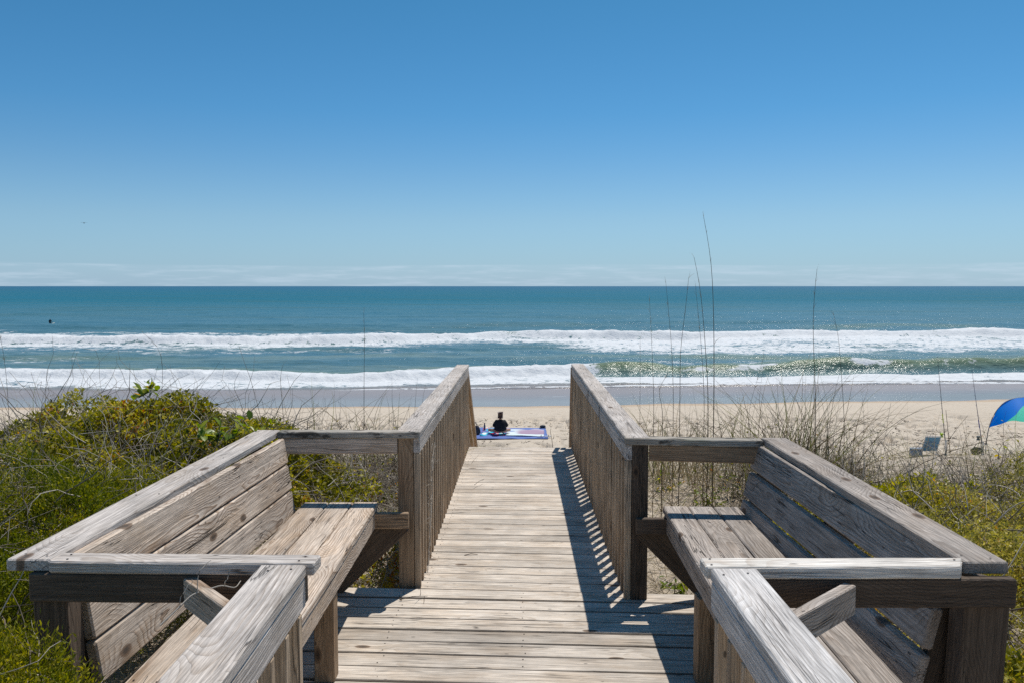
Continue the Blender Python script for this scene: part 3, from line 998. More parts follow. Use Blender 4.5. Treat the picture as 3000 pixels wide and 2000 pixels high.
def near_rail(side):
    if side == 'L':
        root = empty('landing_railing', (-0.69, 1.6, 0), label='near left railing running out of the bottom edge, broad striped grain on cap', cat='railing', group='near railings beside the viewer')
        xin, sg, mat = -0.622, -1, W_CAP
        y1 = 2.484
    else:
        root = empty('landing_railing', (0.66, 1.6, 0), label='near right railing running out of the bottom edge, pale grey cap', cat='railing', group='near railings beside the viewer')
        xin, sg, mat = 0.592, 1, W_CAPR
        y1 = 2.452
    y0_ = -0.6
    board('cap_plank', root, (xin + sg * 0.065, y0_, HR - TT / 2), (xin + sg * 0.0715, y1, HR - TT / 2), TW, TT, mat=mat, ch=0.006, segs=5, wob=0.0012)
    board('upper_rail', root, (xin + sg * 0.017, y0_, HR - TT - 0.0455), (xin + sg * 0.023, y1 - 0.003, HR - TT - 0.0455), 0.038, HW, mat=mat, ch=0.004, segs=3, wob=0.001)
    bm_ = baluster_mesh(1.0)
    for k in range(13):
        yv = y1 - 0.075 - k * 0.142
        board('baluster', root, (xin + sg * 0.020, yv, HR - TT - 0.0915 - 1.0), (xin + sg * 0.020, yv, HR - TT - 0.0915), 0, 0, up=(0, 1, 0), mat=W_BAL, me=bm_)
    for yv in (1.45, -0.1):
        board('post', root, (xin + sg * 0.082, yv, -1.0), (xin + sg * 0.082, yv, HR - TT - 0.002), 0.089, 0.089, up=(0, 1, 0), mat=W_BROWN)
    return root


near_rail('L')
near_rail('R')
for o_ in list(COL.objects):                     # nail heads at the ends and thirds of caps, seats and return caps
    if o_.type == 'MESH' and o_.name.split('.')[0] in ('cap_plank', 'return_cap', 'seat_plank') and o_.parent is not None:
        mm = parent_world(o_)
        xs_ = [v_.co.x for v_ in o_.data.vertices]; ys_ = [v_.co.y for v_ in o_.data.vertices]; zs_ = max(v_.co.z for v_ in o_.data.vertices)
        L_, w_2 = max(xs_), max(ys_)
        sp_ = []
        nst = max(2, int(2 * L_ / 0.75) + 1)
        for q in range(nst):
            for sy_ in (-0.5, 0.5):
                lx = -L_ + 0.05 + (2 * L_ - 0.10) * q / (nst - 1) + BR.uniform(-.02, .02)
                p_ = mm @ Vector((lx, sy_ * w_2 * BR.uniform(0.8, 1.3), zs_ + 0.0015))
                sp_.append(tuple(p_))
        fasteners(o_.parent, sp_, 0.0042, RUST)

# a stub of an old post in the scrub beyond the left bench
p = PY(729, 1262, 7.2)
board('old_post', None, (p.x, p.y, p.z - 1.3), (p.x, p.y, p.z), 0.10, 0.10, up=(0, 1, 0), mat=W_MOSS, label='weathered post top poking out of the scrub behind left bench', cat='post')

# ------------------------------------------------------------------ vegetation
def basis(d):
    """per-row orthonormal side vectors for directions d (N,3)"""
    ref = np.where(np.abs(d[:, 2:3]) > 0.9, np.array([[1.0, 0, 0]]), np.array([[0, 0, 1.0]]))
    a = np.cross(ref, d); a /= np.linalg.norm(a, axis=1, keepdims=True) + 1e-9
    b = np.cross(d, a)
    return a, b


def unit(v):
    return v / (np.linalg.norm(v, axis=1, keepdims=True) + 1e-9)


def leaves(pos, axis, L, W, rng, roll=None, fold=0.25, broad=False):
    """leaf blades: diamond (4 verts, 1 quad) or, broad, a 6-gon pair of quads with a folded midrib"""
    axis = unit(axis)
    a, b = basis(axis)
    n = len(pos)
    ph = rng.uniform(0, 2 * np.pi, n) if roll is None else roll
    side = a * np.cos(ph)[:, None] + b * np.sin(ph)[:, None]
    nrm = np.cross(axis, side)
    L = L[:, None]; W = W[:, None]
    if not broad:
        mid = pos + axis * L * 0.5 + nrm * W * fold
        v = np.stack([pos, mid + side * W * 0.5, pos + axis * L, mid - side * W * 0.5], 1).reshape(-1, 3)
        f = np.arange(4 * n).reshape(n, 4)
        return v, f
    m1 = pos + axis * L * 0.30; m2 = pos + axis * L * 0.70 - nrm * L * 0.05; tip = pos + axis * L - nrm * L * 0.14
    up = nrm * W * 0.16
    v = np.stack([pos, m1 + side * W * 0.46 + up, m2 + side * W * 0.42 + up, tip, m2 - side * W * 0.42 + up, m1 - side * W * 0.46 + up, m1, m2], 1).reshape(-1, 3)
    base = (np.arange(n) * 8)[:, None]
    f = np.concatenate([base + np.array([[0, 1, 2, 7]]), base + np.array([[7, 2, 3, 4]]), base + np.array([[0, 7, 4, 5]])], 0)
    return v, f


def ribbons(pts, w0, w1, rng, face=None):
    """pts (M,n,3) polylines -> flat tapering blades"""
    m, n, _ = pts.shape
    d = pts[:, -1] - pts[:, 0]
    d = unit(d)
    a, b = basis(d)
    ph = rng.uniform(0, 2 * np.pi, m)
    side = a * np.cos(ph)[:, None] + b * np.sin(ph)[:, None]
    t = np.linspace(0, 1, n)[None, :, None]
    wd = (w0[:, None, None] * (1 - t) + w1[:, None, None] * t)
    v = np.stack([pts - side[:, None] * wd * 0.5, pts + side[:, None] * wd * 0.5], 2).reshape(-1, 3)
    idx = np.arange(m * n * 2).reshape(m, n, 2)
    f = np.stack([idx[:, :-1, 0], idx[:, :-1, 1], idx[:, 1:, 1], idx[:, 1:, 0]], -1).reshape(-1, 4)
    return v, f, np.repeat(np.arange(m), n - 1)


def tubes(pts, r0, r1, k=3):
    """pts (M,n,3) -> k-sided tapering tubes"""
    m, n, _ = pts.shape
    tang = np.gradient(pts, axis=1)
    d = unit(tang.reshape(-1, 3))
    a, b = basis(d)
    t = np.linspace(0, 1, n)[None, :]
    r = (r0[:, None] * (1 - t) + r1[:, None] * t).reshape(-1, 1)
    c = pts.reshape(-1, 3)
    ring = np.stack([c + r * (a * math.cos(2 * math.pi * q / k) + b * math.sin(2 * math.pi * q / k)) for q in range(k)], 1)
    v = ring.reshape(-1, 3)
    idx = np.arange(m * n * k).reshape(m, n, k)
    fs = []
    for q in range(k):
        q2 = (q + 1) % k
        fs.append(np.stack([idx[:, :-1, q], idx[:, :-1, q2], idx[:, 1:, q2], idx[:, 1:, q]], -1).reshape(-1, 4))
    return v, np.concatenate(fs, 0), np.concatenate([np.repeat(np.arange(m), n - 1)] * k)


def wander(start, d0, L, n, rng, jitter=0.35, droop=0.0):
    """random-walk polylines (M,n,3)"""
    m = len(start)
    d = unit(d0)
    p = start.copy()
    out = [p.copy()]
    st = (L / (n - 1))[:, None]
    curl = rng.normal(0, 1, (m, 3))
    for i in range(n - 1):
        d = unit(d + rng.normal(0, jitter, (m, 3)) + curl * jitter * 0.5 + np.array([[0, 0, -droop]]))
        p = p + d * st
        out.append(p.copy())
    return np.stack(out, 1)


def clear_of_timber(p):
    x, y, z = p[:, 0], p[:, 1], p[:, 2]
    box = (x > -1.60) & (x < 1.56) & (y < 4.92) & (z > -0.12) & ~((x < -0.95) & (y < 2.44) & (y > 1.4))
    wk = (np.abs(x - 0.06) < 0.74) & (y < 17.5)
    return ~(box | wk)


GREEN_CEDAR = leaf_mat('cedar_leaf', [(0.0, (0.022, 0.036, 0.006)), (0.3, (0.080, 0.112, 0.010)), (0.65, (0.215, 0.225, 0.016)), (1.0, (0.44, 0.38, 0.04))], 0.6, 0.42, 0.2)
GREEN_OLIVE = leaf_mat('scrub_leaf', [(0.0, (0.040, 0.048, 0.010)), (0.28, (0.15, 0.155, 0.016)), (0.60, (0.37, 0.335, 0.028)), (0.86, (0.60, 0.51, 0.09)), (0.95, (0.52, 0.27, 0.05)), (1.0, (0.42, 0.14, 0.03))], 0.48, 0.42, 0.3)
GREEN_YELLOW = leaf_mat('yellow_leaf', [(0.0, (0.06, 0.065, 0.010)), (0.3, (0.24, 0.235, 0.018)), (0.7, (0.53, 0.47, 0.030)), (1.0, (0.66, 0.53, 0.07))], 0.48, 0.42, 0.3)
GREEN_GREYISH = leaf_mat('thin_scrub_leaf', [(0.0, (0.085, 0.080, 0.018)), (0.3, (0.25, 0.23, 0.040)), (0.65, (0.50, 0.43, 0.085)), (0.9, (0.66, 0.54, 0.18)), (1.0, (0.60, 0.32, 0.06))], 0.45, 0.40, 0.35)
BROAD = leaf_mat('broad_leaf', [(0.0, (0.07, 0.13, 0.014)), (0.5, (0.22, 0.29, 0.025)), (0.85, (0.46, 0.43, 0.04)), (1.0, (0.62, 0.32, 0.02))], 0.38, 0.42, 0.35)
TWIG = leaf_mat('dry_twig', [(0.0, (0.07, 0.052, 0.038)), (0.5, (0.20, 0.165, 0.13)), (1.0, (0.52, 0.475, 0.41))], 0.7, 0.0, 0.15)
STRAW = leaf_mat('dry_grass_blade', [(0.0, (0.11, 0.08, 0.045)), (0.4, (0.31, 0.245, 0.15)), (0.8, (0.56, 0.48, 0.33)), (1.0, (0.22, 0.24, 0.05))], 0.55, 0.25, 0.3)
STALK = leaf_mat('oat_stalk', [(0.0, (0.075, 0.055, 0.030)), (1.0, (0.19, 0.14, 0.075))], 0.6, 0.0, 0.2)


def shell_points(n, c, r, rng, depth=0.35, seed=0, lump=0.28, under=0.15, clump=3.2):
    d = unit(rng.normal(0, 1, (n, 3)))
    d[:, 2] = np.where(d[:, 2] < -under, -d[:, 2], d[:, 2])
    lum = 1 + lump * 2 * (noise3(d[:, 0] * 2.1 + 5, d[:, 1] * 2.1 + 5, d[:, 2] * 2.1 + 5, seed) - 0.5) \
        + lump * 0.9 * (noise3(d[:, 0] * 6 + 5, d[:, 1] * 6 + 5, d[:, 2] * 6 + 5, seed + 3) - 0.5)
    rr = (1 - depth * rng.beta(1.0, 2.0, n)) * lum
    p = np.array(c)[None] + d * np.array(r)[None] * rr[:, None]
    cl = noise3(p[:, 0] * clump * 2, p[:, 1] * clump * 2, p[:, 2] * clump * 2, seed + 9)
    keep = (rng.uniform(0, 1, n) < sstep(0.28, 0.56, cl)) & (p[:, 2] > ground_z(p[:, 0], p[:, 1]) - 0.02)
    return p[keep], d[keep], cl[keep]


def shrub(label, c, r, n, L, W, mat, seed, kind='leaf', stick=0.45, depth=0.35, lump=0.28, twigs=120, twigL=0.5, clump=3.2, group=None, tint0=0.15, dead=0.0, cat='shrub', name='dune_shrub', spray=1):
    rng = np.random.default_rng(seed)
    root = empty(name, (c[0], c[1], float(ground_z(c[0], c[1]))), label=label, cat=cat, group=group)
    p, d, cl = shell_points(n, c, r, rng, depth, seed, lump, clump=clump)
    ok = clear_of_timber(p)
    p, d, cl = p[ok], d[ok], cl[ok]
    up = np.array([[0, 0, 1.0]])
    if kind == 'cedar':
        # little upright sprays: each point becomes a feathered sprig of short leaves
        ax = unit(d * 0.6 + up * 0.9 + rng.normal(0, 0.35, p.shape))
        q, ax2, tt = [], [], []
        for k in range(spray):
            s = (k + 0.3) / spray
            q.append(p + ax * (0.075 * s)); ax2.append(unit(ax + rng.normal(0, 0.55, p.shape))); tt.append(cl + 0.25 * s)
        p, axis, cl = np.concatenate(q), np.concatenate(ax2), np.concatenate(tt)
    else:
        axis = unit(d * 0.45 + up * 0.25 + rng.normal(0, 0.75, p.shape))
    m = len(p)
    Ls = L * rng.uniform(0.6, 1.35, m); Ws = W * rng.uniform(0.65, 1.3, m)
    v, f = leaves(p, axis, Ls, Ws, rng)
    patch = noise3(p[:, 0] * 2.3, p[:, 1] * 2.3, p[:, 2] * 2.3, 77) - 0.5
    tint = np.clip(tint0 + 0.75 * (cl - 0.25) * rng.uniform(0.5, 1.4, m) + 0.45 * patch + rng.normal(0, 0.15, m), 0, 1)
    me = np_mesh('crown', v, f, 4, fattr={'tint': tint})
    set_parent(link('foliage', me, mat, kind='stuff'), root)
    if twigs:
        st, dd, _ = shell_points(twigs * 2, c, (r[0] * 1.0, r[1] * 1.0, r[2] * 0.99), rng, 0.25, seed, lump)
        ok = clear_of_timber(st)
        st, dd = st[ok][:twigs], dd[ok][:twigs]
        tang = unit(np.cross(dd, unit(rng.normal(0, 1, dd.shape))) * 0.9 + dd * stick)
        pts = wander(st, tang, twigL * rng.uniform(0.4, 1.4, len(st)), 7, rng, 0.28, 0.05)
        ok = clear_of_timber(pts[:, -1]) & clear_of_timber(pts[:, 3])
        pts = pts[ok]
        v, f, ow = tubes(pts, 0.0014 + 0.0042 * rng.uniform(0, 1, len(pts)) ** 2.0, np.full(len(pts), 0.0011))
        tn = rng.uniform(0.25, 1.0, len(pts))
        me = np_mesh('twigs', v, f, 4, fattr={'tint': tn[ow]})
        set_parent(link('twigs', me, TWIG, kind='stuff'), root)
    # main stems from the ground
    ns = 9
    st = np.tile(np.array([[c[0], c[1], float(ground_z(c[0], c[1])) - 0.03]]), (ns, 1)) + rng.normal(0, 0.06, (ns, 3)) * np.array([[1, 1, 0]])
    dd = unit(rng.normal(0, 0.5, (ns, 3)) * np.array(r)[None] + np.array([[0, 0, r[2]]]))
    Ls = np.full(ns, (c[2] - st[0, 2]) + r[2] * 0.75)
    pts = wander(st, dd, Ls, 7, rng, 0.14)
    v, f, ow = tubes(pts, np.full(ns, 0.014), np.full(ns, 0.004), 5)
    me = np_mesh('stems', v, f, 4, fattr={'tint': np.full(len(f), 0.3)})
    set_parent(link('stems', me, TWIG), root)
    return root


GL = 'scrub bushes on the dune left of the boardwalk'
GRt = 'scrub bushes on the dune right of the boardwalk'
#      label, centre, radii, count, leaf L, W
shrub('tallest yellow green bush at left, its crown rising against the surf', (-3.0, 6.6, 0.21), (0.98, 0.95, 0.66), 52000, 0.036, 0.021, GREEN_OLIVE, 101, stick=0.05, lump=0.22, twigs=520, twigL=0.6, group=GL, tint0=0.30)
shrub('brownish green bush at the far left edge under thin grass stems', (-4.15, 6.6, 0.08), (1.15, 1.0, 0.58), 44000, 0.034, 0.020, GREEN_OLIVE, 102, stick=0.05, twigs=320, twigL=0.6, group=GL, tint0=0.22)
shrub('twiggy bush with bare grey stems behind the far corner of left bench', (-2.15, 6.15, 0.17), (1.0, 0.85, 0.56), 40000, 0.036, 0.021, GREEN_OLIVE, 103, stick=0.1, twigs=600, twigL=0.55, group=GL, tint0=0.26)
shrub('bright green cedar bush beside the middle of left bench backrest', (-2.35, 4.35, 0.12), (0.72, 0.85, 0.66), 26000, 0.020, 0.006, GREEN_CEDAR, 104, kind='cedar', spray=5, twigs=420, twigL=0.45, group=GL, depth=0.25, tint0=0.22, name='cedar_shrub')
shrub('grey twig covered bush at left between cedar and tall bush', (-3.10, 5.25, 0.05), (1.05, 0.9, 0.66), 44000, 0.034, 0.020, GREEN_OLIVE, 105, stick=0.2, twigs=800, twigL=0.6, group=GL, tint0=0.24)
shrub('dark green cedar bush at left edge beyond the near corner of left bench', (-2.55, 3.45, 0.15), (0.75, 0.7, 0.62), 22000, 0.020, 0.006, GREEN_CEDAR, 106, kind='cedar', spray=5, twigs=320, twigL=0.4, group=GL, depth=0.25, tint0=0.12, name='cedar_shrub')
shrub('low cedar with silver dead twigs under the near corner of left bench', (-1.46, 2.06, 0.08), (0.37, 0.36, 0.74), 17000, 0.018, 0.005, GREEN_CEDAR, 107, kind='cedar', spray=5, twigs=240, twigL=0.22, group=GL, depth=0.3, tint0=0.26, name='cedar_shrub')
shrub('low scrub behind the far return rail of left bench', (-1.15, 6.15, -0.42), (0.85, 0.85, 0.42), 9000, 0.034, 0.018, GREEN_OLIVE, 108, twigs=500, twigL=0.4, group=GL, tint0=0.30)

shrub('bright yellow green bush behind the right bench cap', (2.55, 5.65, -0.17), (0.80, 0.90, 0.58), 32000, 0.036, 0.016, GREEN_YELLOW, 201, twigs=450, twigL=0.5, group=GRt, tint0=0.34)
shrub('olive bush filling the right edge beyond the bench corner', (3.2, 4.9, -0.06), (0.95, 0.95, 0.60), 42000, 0.027, 0.011, GREEN_GREYISH, 202, twigs=420, twigL=0.26, group=GRt, tint0=0.3)
shrub('grey olive thin leaved bush beside the near half of right bench', (2.30, 4.05, -0.08), (0.66, 0.95, 0.55), 36000, 0.025, 0.010, GREEN_GREYISH, 203, twigs=420, twigL=0.4, group=GRt, tint0=0.28)
shrub('broader leaved green bush at lower right beside the bench post', (2.02, 2.75, -0.10), (0.46, 0.75, 0.62), 18000, 0.030, 0.015, GREEN_OLIVE, 204, twigs=160, twigL=0.4, group=GRt, tint0=0.30)
shrub('dark stemmed sparse bush at right edge in front of the blue canopy', (4.6, 6.3, 0.02), (0.9, 0.8, 0.55), 20000, 0.022, 0.010, GREEN_GREYISH, 205, twigs=320, twigL=0.26, group=GRt, tint0=0.2)
shrub('brown tinged bush between yellow bush and olive bush at right', (3.15, 6.4, -0.26), (0.75, 0.6, 0.45), 17000, 0.024, 0.011, GREEN_GREYISH, 206, twigs=320, twigL=0.26, group=GRt, tint0=0.35)


def thicket(label, c, r, n, L, seed, tint=(0.05, 0.6), rad=0.0035, leafn=0, group='dry thickets on the dune crest'):
    rng = np.random.default_rng(seed)
    g = float(ground_z(c[0], c[1]))
    root = empty('dry_thicket', (c[0], c[1], g), label=label, cat='thicket', group=group)
    xy = rng.normal(0, 0.5, (n, 2)) * np.array([r[:2]]) + np.array([c])
    st = np.stack([xy[:, 0], xy[:, 1], ground_z(xy[:, 0], xy[:, 1]) + rng.uniform(0, r[2] * 0.6, n)], 1)
    dd = np.stack([rng.normal(0, 0.8, n), rng.normal(0, 0.6, n), rng.uniform(-0.1, 1.0, n)], 1)
    pts = wander(st, dd, L * rng.uniform(0.4, 1.3, n), 9, rng, 0.30, 0.10)
    pts[:, :, 2] = np.maximum(pts[:, :, 2], ground_z(pts[:, :, 0], pts[:, :, 1]) + 0.01)
    ok = clear_of_timber(pts[:, -1]) & clear_of_timber(pts[:, 4])
    pts = pts[ok]
    v, f, ow = tubes(pts, 0.0014 + rad * rng.uniform(0, 1, len(pts)) ** 2, np.full(len(pts), 0.0009))
    tn = rng.uniform(tint[0], tint[1], len(pts))
    set_parent(link('stems', np_mesh('stems', v, f, 4, fattr={'tint': tn[ow]}), TWIG, kind='stuff'), root)
    if leafn:
        k = rng.integers(0, len(pts), leafn)
        p = pts[k, rng.integers(3, 9, leafn)] + rng.normal(0, 0.02, (leafn, 3))
        v, f = leaves(p, rng.normal(0, 1, (leafn, 3)), 0.03 * rng.uniform(0.6, 1.4, leafn), 0.016 * rng.uniform(0.6, 1.4, leafn), rng)
        set_parent(link('foliage', np_mesh('foliage', v, f, 4, fattr={'tint': rng.uniform(0.1, 1, leafn)}), GREEN_OLIVE, kind='stuff'), root)
    return root


thicket('tangled brown thicket just beyond the left return rail', (-1.45, 7.6), (0.9, 0.6, 0.75), 900, 0.55, 601, tint=(0.35, 1.0), leafn=900)
thicket('low dark thicket between left scrub and boardwalk railing', (-1.05, 8.4), (0.7, 0.5, 0.55), 600, 0.55, 602, leafn=300)
thicket('dark bristling thicket behind the far corner of right bench', (2.85, 7.9), (0.7, 0.5, 0.75), 1100, 0.60, 603, tint=(0.15, 0.9), leafn=700)
thicket('grey thicket at far left edge under tall dark grass', (-4.3, 7.7), (1.0, 0.5, 0.95), 800, 0.6, 605, tint=(0.0, 0.6), leafn=500)
thicket('dark twiggy thicket below the blue canopy at right edge', (4.55, 7.4), (0.8, 0.5, 0.75), 800, 0.6, 606, tint=(0.0, 0.5), leafn=500)
thicket('thin brown thicket in front of the blue beach chair', (3.70, 7.2), (0.8, 0.4, 0.22), 380, 0.32, 607, leafn=250)


# dry tangled grass, runners and litter over the dune: nobody could count it
def dune_cover():
    rng = np.random.default_rng(301)
    n = 26000
    x = np.concatenate([rng.uniform(-7, 7.5, n), rng.uniform(-20, 20, 9000)])
    y = np.concatenate([rng.uniform(4.6, 11.5, n), rng.uniform(6, 15.5, 9000)])
    z = ground_z(x, y)
    p = np.stack([x, y, z], 1)
    cl = fbm2(x * 0.8, y * 0.8, 305, 3)
    keep = (rng.uniform(0, 1, len(x)) < 0.25 + sstep(0.30, 0.62, cl)) & ~((np.abs(x - 0.06) < 0.78) & (y < 17)) & ~((x > -1.6) & (x < 1.55) & (y < 4.9)) & (y < 12.2 + 2 * cl)
    keep &= ~((x > 0.8) & (x < 2.6) & (y > 4.6) & (y < 8.2) & (rng.uniform(0, 1, len(x)) < 0.5))
    p = p[keep]; cl = cl[keep]
    m = len(p)
    d0 = unit(np.stack([rng.normal(0, 0.8, m), rng.normal(0, 0.8, m), rng.uniform(0.2, 1.5, m)], 1))
    L = rng.uniform(0.18, 0.62, m)
    pts = wander(p, d0, L, 6, rng, 0.22, 0.16)
    pts[:, :, 2] = np.maximum(pts[:, :, 2], ground_z(pts[:, :, 0], pts[:, :, 1]) + 0.008)
    v, f, ow = ribbons(pts, rng.uniform(0.003, 0.007, m), np.full(m, 0.001), rng)
    tint = np.clip(rng.normal(0.58, 0.25, m), 0, 0.97)
    tint = np.where(rng.uniform(0, 1, m) < 0.10, 1.0, tint)
    me = np_mesh('dry_grass', v, f, 4, fattr={'tint': tint[ow]})
    link('dune_grass', me, STRAW, label='tangled dry straw coloured grass covering the dune sand', cat='dune grass', kind='stuff')
    # runners and fallen stems
    n = 5200
    x = rng.uniform(-5, 6, n); y = rng.uniform(4.7, 10.5, n)
    keep = ~((np.abs(x - 0.06) < 0.8)) & ~((x > -1.6) & (x < 1.55) & (y < 4.9))
    x, y = x[keep], y[keep]
    p = np.stack([x, y, ground_z(x, y) + rng.uniform(0.0, 0.10, len(x))], 1)
    d0 = np.stack([rng.normal(0, 1, len(x)), rng.normal(0, 1, len(x)), rng.normal(0.1, 0.25, len(x))], 1)
    pts = wander(p, d0, rng.uniform(0.1, 0.5, len(x)), 6, rng, 0.22, 0.02)
    pts[:, :, 2] = np.maximum(pts[:, :, 2], ground_z(pts[:, :, 0], pts[:, :, 1]) + 0.005)
    ok = clear_of_timber(pts[:, -1])
    pts = pts[ok]
    v, f, ow = tubes(pts, rng.uniform(0.0012, 0.003, len(pts)), np.full(len(pts), 0.0008))
    tn = rng.uniform(0.35, 1, len(pts))
    me = np_mesh('fallen_stems', v, f, 4, fattr={'tint': tn[ow]})
    link('dune_litter', me, TWIG, label='grey fallen stems and runners lying across the dune', cat='plant litter', kind='stuff')


dune_cover()


# low leafy sprigs on the sand beside the right bench and under the left one
def sprig(label, base, n, h, L, W, seed, spread=0.22, tint0=0.3, group='leafy plants growing low on the dune'):
    rng = np.random.default_rng(seed)
    root = empty('leafy_plant', base, label=label, cat='plant', group=group)
    ns = max(3, n // 7)
    st = np.tile(np.array([list(base)]), (ns, 1)) + rng.normal(0, 0.03, (ns, 3)) * np.array([[1, 1, 0]])
    dd = np.stack([rng.normal(0, spread * 3, ns), rng.normal(0, spread * 3, ns), np.ones(ns)], 1)
    pts = wander(st, dd, h * rng.uniform(0.6, 1.3, ns), 8, rng, 0.16, 0.05)
    v, f, ow = tubes(pts, np.full(ns, 0.0028), np.full(ns, 0.001))
    me = np_mesh('stems', v, f, 4, fattr={'tint': np.full(len(f), 0.15)})
    set_parent(link('stem', me, TWIG), root)
    k = rng.integers(0, ns, n); s = rng.uniform(0.2, 1, n) * 6.99
    i0 = s.astype(int); fr = (s - i0)[:, None]
    p = pts[k, i0] * (1 - fr) + pts[k, np.minimum(i0 + 1, 7)] * fr
    ax = unit(rng.normal(0, 0.8, (n, 3)) + np.array([[0, 0, 0.35]]))
    a, b = basis(ax)
    v, f = leaves(p, ax, L * rng.uniform(0.6, 1.25, n), W * rng.uniform(0.7, 1.2, n), rng, broad=True, roll=rng.normal(0, 0.5, n) + math.pi * 0)
    tint = np.clip(tint0 + rng.normal(0.15, 0.2, n), 0, 0.93)
    tint = np.where(rng.uniform(0, 1, n) < 0.05, 1.0, tint)
    me = np_mesh('leaves', v, f, 4, fattr={'tint': np.tile(tint, 3)})
    set_parent(link('leaf', me, BROAD, kind='stuff'), root)
    return root


def gz(x, y): return float(ground_z(x, y))


def gpt(u, v, it=14):
    """photo pixel -> point on the dune surface"""
    z = -0.4
    for _ in range(it):
        q = P(u, v, z)
        z = 0.5 * z + 0.5 * gz(q.x, q.y)
    q = P(u, v, z)
    return (q.x, q.y, gz(q.x, q.y))


sprig('green broad leaved plant on sand between right seat and deck edge', gpt(1985, 1745), 60, 0.24, 0.055, 0.026, 401)
sprig('clump of glossy leaves just behind the far end of right seat', gpt(2085, 1485), 110, 0.26, 0.050, 0.026, 402, 0.35)
sprig('yellowing leafy plant beside the right railing post in dry grass', gpt(1945, 1440), 40, 0.25, 0.046, 0.024, 403, 0.3, 0.5)
sprig('leafy green plant against the far end of right backrest', gpt(2160, 1455), 50, 0.30, 0.050, 0.026, 404, 0.2)
sprig('dark leaved plant under the left bench beside railing post', gpt(1150, 1715), 70, 0.26, 0.045, 0.018, 405, 0.3)
sprig('green sprigs in dry grass behind the far end of left seat', gpt(960, 1465), 150, 0.24, 0.044, 0.022, 406, 0.5, 0.36)
sprig('green sprigs beside the left railing post behind left bench', gpt(1110, 1460), 90, 0.24, 0.042, 0.022, 407, 0.4, 0.3)
sprig('curled large leaves on top of the tallest left bush', tuple(PY(415, 1165, 6.5)), 34, 0.26, 0.075, 0.045, 408, 0.3, 0.3)
sprig('large glossy leaves in the bush behind far corner of left bench', tuple(PY(640, 1310, 5.6)), 60, 0.26, 0.075, 0.045, 409, 0.5, 0.25)
sprig('leafy vine tip hanging over the far end of left bench cap', tuple(PY(765, 1275, 4.93)), 24, 0.14, 0.048, 0.024, 410, 0.25, 0.4)
sprig('orange brown leaves standing among stems at far right', tuple(PY(2930, 1345, 6.2)), 4, 0.18, 0.050, 0.026, 411, 0.1, 0.9)
sprig('yellow leaved shoot beside near left railing at bottom edge', (-0.70, 2.66, -0.02), 16, 0.60, 0.060, 0.028, 412, 0.05, 0.75)
sprig('cedar coloured shoot poking up at the bottom left corner', (-1.22, 2.02, 0.10), 60, 0.32, 0.030, 0.010, 413, 0.3, 0.6)
sprig('round leaved plant at the very bottom left corner', (-1.28, 2.10, -0.02), 26, 0.32, 0.060, 0.045, 414, 0.25, 0.4)


# grass tufts standing on the dune crest
def tuft(label, base, n, h, spread, seed, green=0.3, w_=0.0110, tint0=0.14):
    n = int(n * 1.2)
    rng = np.random.default_rng(seed)
    st = np.tile(np.array([list(base)]), (n, 1)) + rng.normal(0, 1, (n, 3)) * np.array([[spread, spread, 0]])
    st[:, 2] = ground_z(st[:, 0], st[:, 1]) - 0.01
    d0 = np.stack([rng.normal(0, 0.28, n), rng.normal(0, 0.28, n), np.ones(n)], 1)
    L = h * rng.uniform(0.35, 1.15, n)
    pts = wander(st, d0, L, 9, rng, 0.05, 0.0)
    s = np.linspace(0, 1, 9)[None, :, None]
    bend = rng.normal(0, 1, (n, 1, 3)) * np.array([[[0.25, 0.25, 0.0]]]) * L[:, None, None]
    pts = pts + bend * s ** 2.2 - np.array([[[0, 0, 1.0]]]) * (np.abs(bend).sum(-1, keepdims=True) * 0.35) * s ** 2.5
    v, f, ow = ribbons(pts, np.full(n, w_), np.full(n, 0.0012), rng)
    tint = np.clip(rng.normal(tint0, 0.17, n), 0, 0.9)
    tint = np.where(rng.uniform(0, 1, n) < green, 1.0, tint)
    me = np_mesh('grass_tuft', v, f, 4, fattr={'tint': tint[ow]})
    me.transform(Matrix.Translation(-Vector(base)))
    return link('grass_tuft', me, STRAW, loc=base, label=label, cat='grass', group='grass tufts on the dune crest')


def crest(u, Y):
    x = (u - 1500) / 2440 * Y
    return (x, Y, gz(x, Y))


tuft('dense dark grass tuft behind the far corner of right bench', crest(2350, 7.6), 380, 1.55, 0.20, 501, 0.25)
tuft('sparse dark grass blades left of the boardwalk railing', crest(1090, 8.6), 90, 1.15, 0.34, 502, 0.25)
tuft('fine grass blades above the left bench far corner', crest(915, 8.2), 70, 1.15, 0.30, 503, 0.3)
tuft('short greenish grass tuft just right of the right railing', crest(1950, 8.8), 100, 0.95, 0.26, 504, 0.2, tint0=0.42)
tuft('loose grass tuft at the foot of the tallest oat stalks', crest(2075, 8.6), 90, 1.05, 0.28, 505, 0.2, tint0=0.42)
tuft('grass tuft between tall stalks and dark tuft at right', crest(2215, 8.5), 80, 1.00, 0.30, 506, 0.15, tint0=0.42)
tuft('thin grass tuft in front of the blue beach chair', crest(2620, 7.8), 60, 0.85, 0.34, 507, 0.3, tint0=0.5)
tuft('wispy grass tuft right of the dark tuft', crest(2480, 7.7), 110, 0.90, 0.24, 508, 0.35, tint0=0.5)
tuft('dark stems in front of the blue canopy at right edge', crest(2960, 7.4), 90, 1.15, 0.30, 509, 0.2)
tuft('dark grass blades above the bush at far left edge', crest(70, 8.2), 90, 1.35, 0.42, 510, 0.15)
tuft('fine stems rising left of the tallest left bush', crest(190, 8.0), 60, 1.35, 0.30, 511, 0.15)
tuft('wispy stems right of the tallest left bush', crest(700, 8.0), 70, 1.15, 0.42, 512, 0.2)
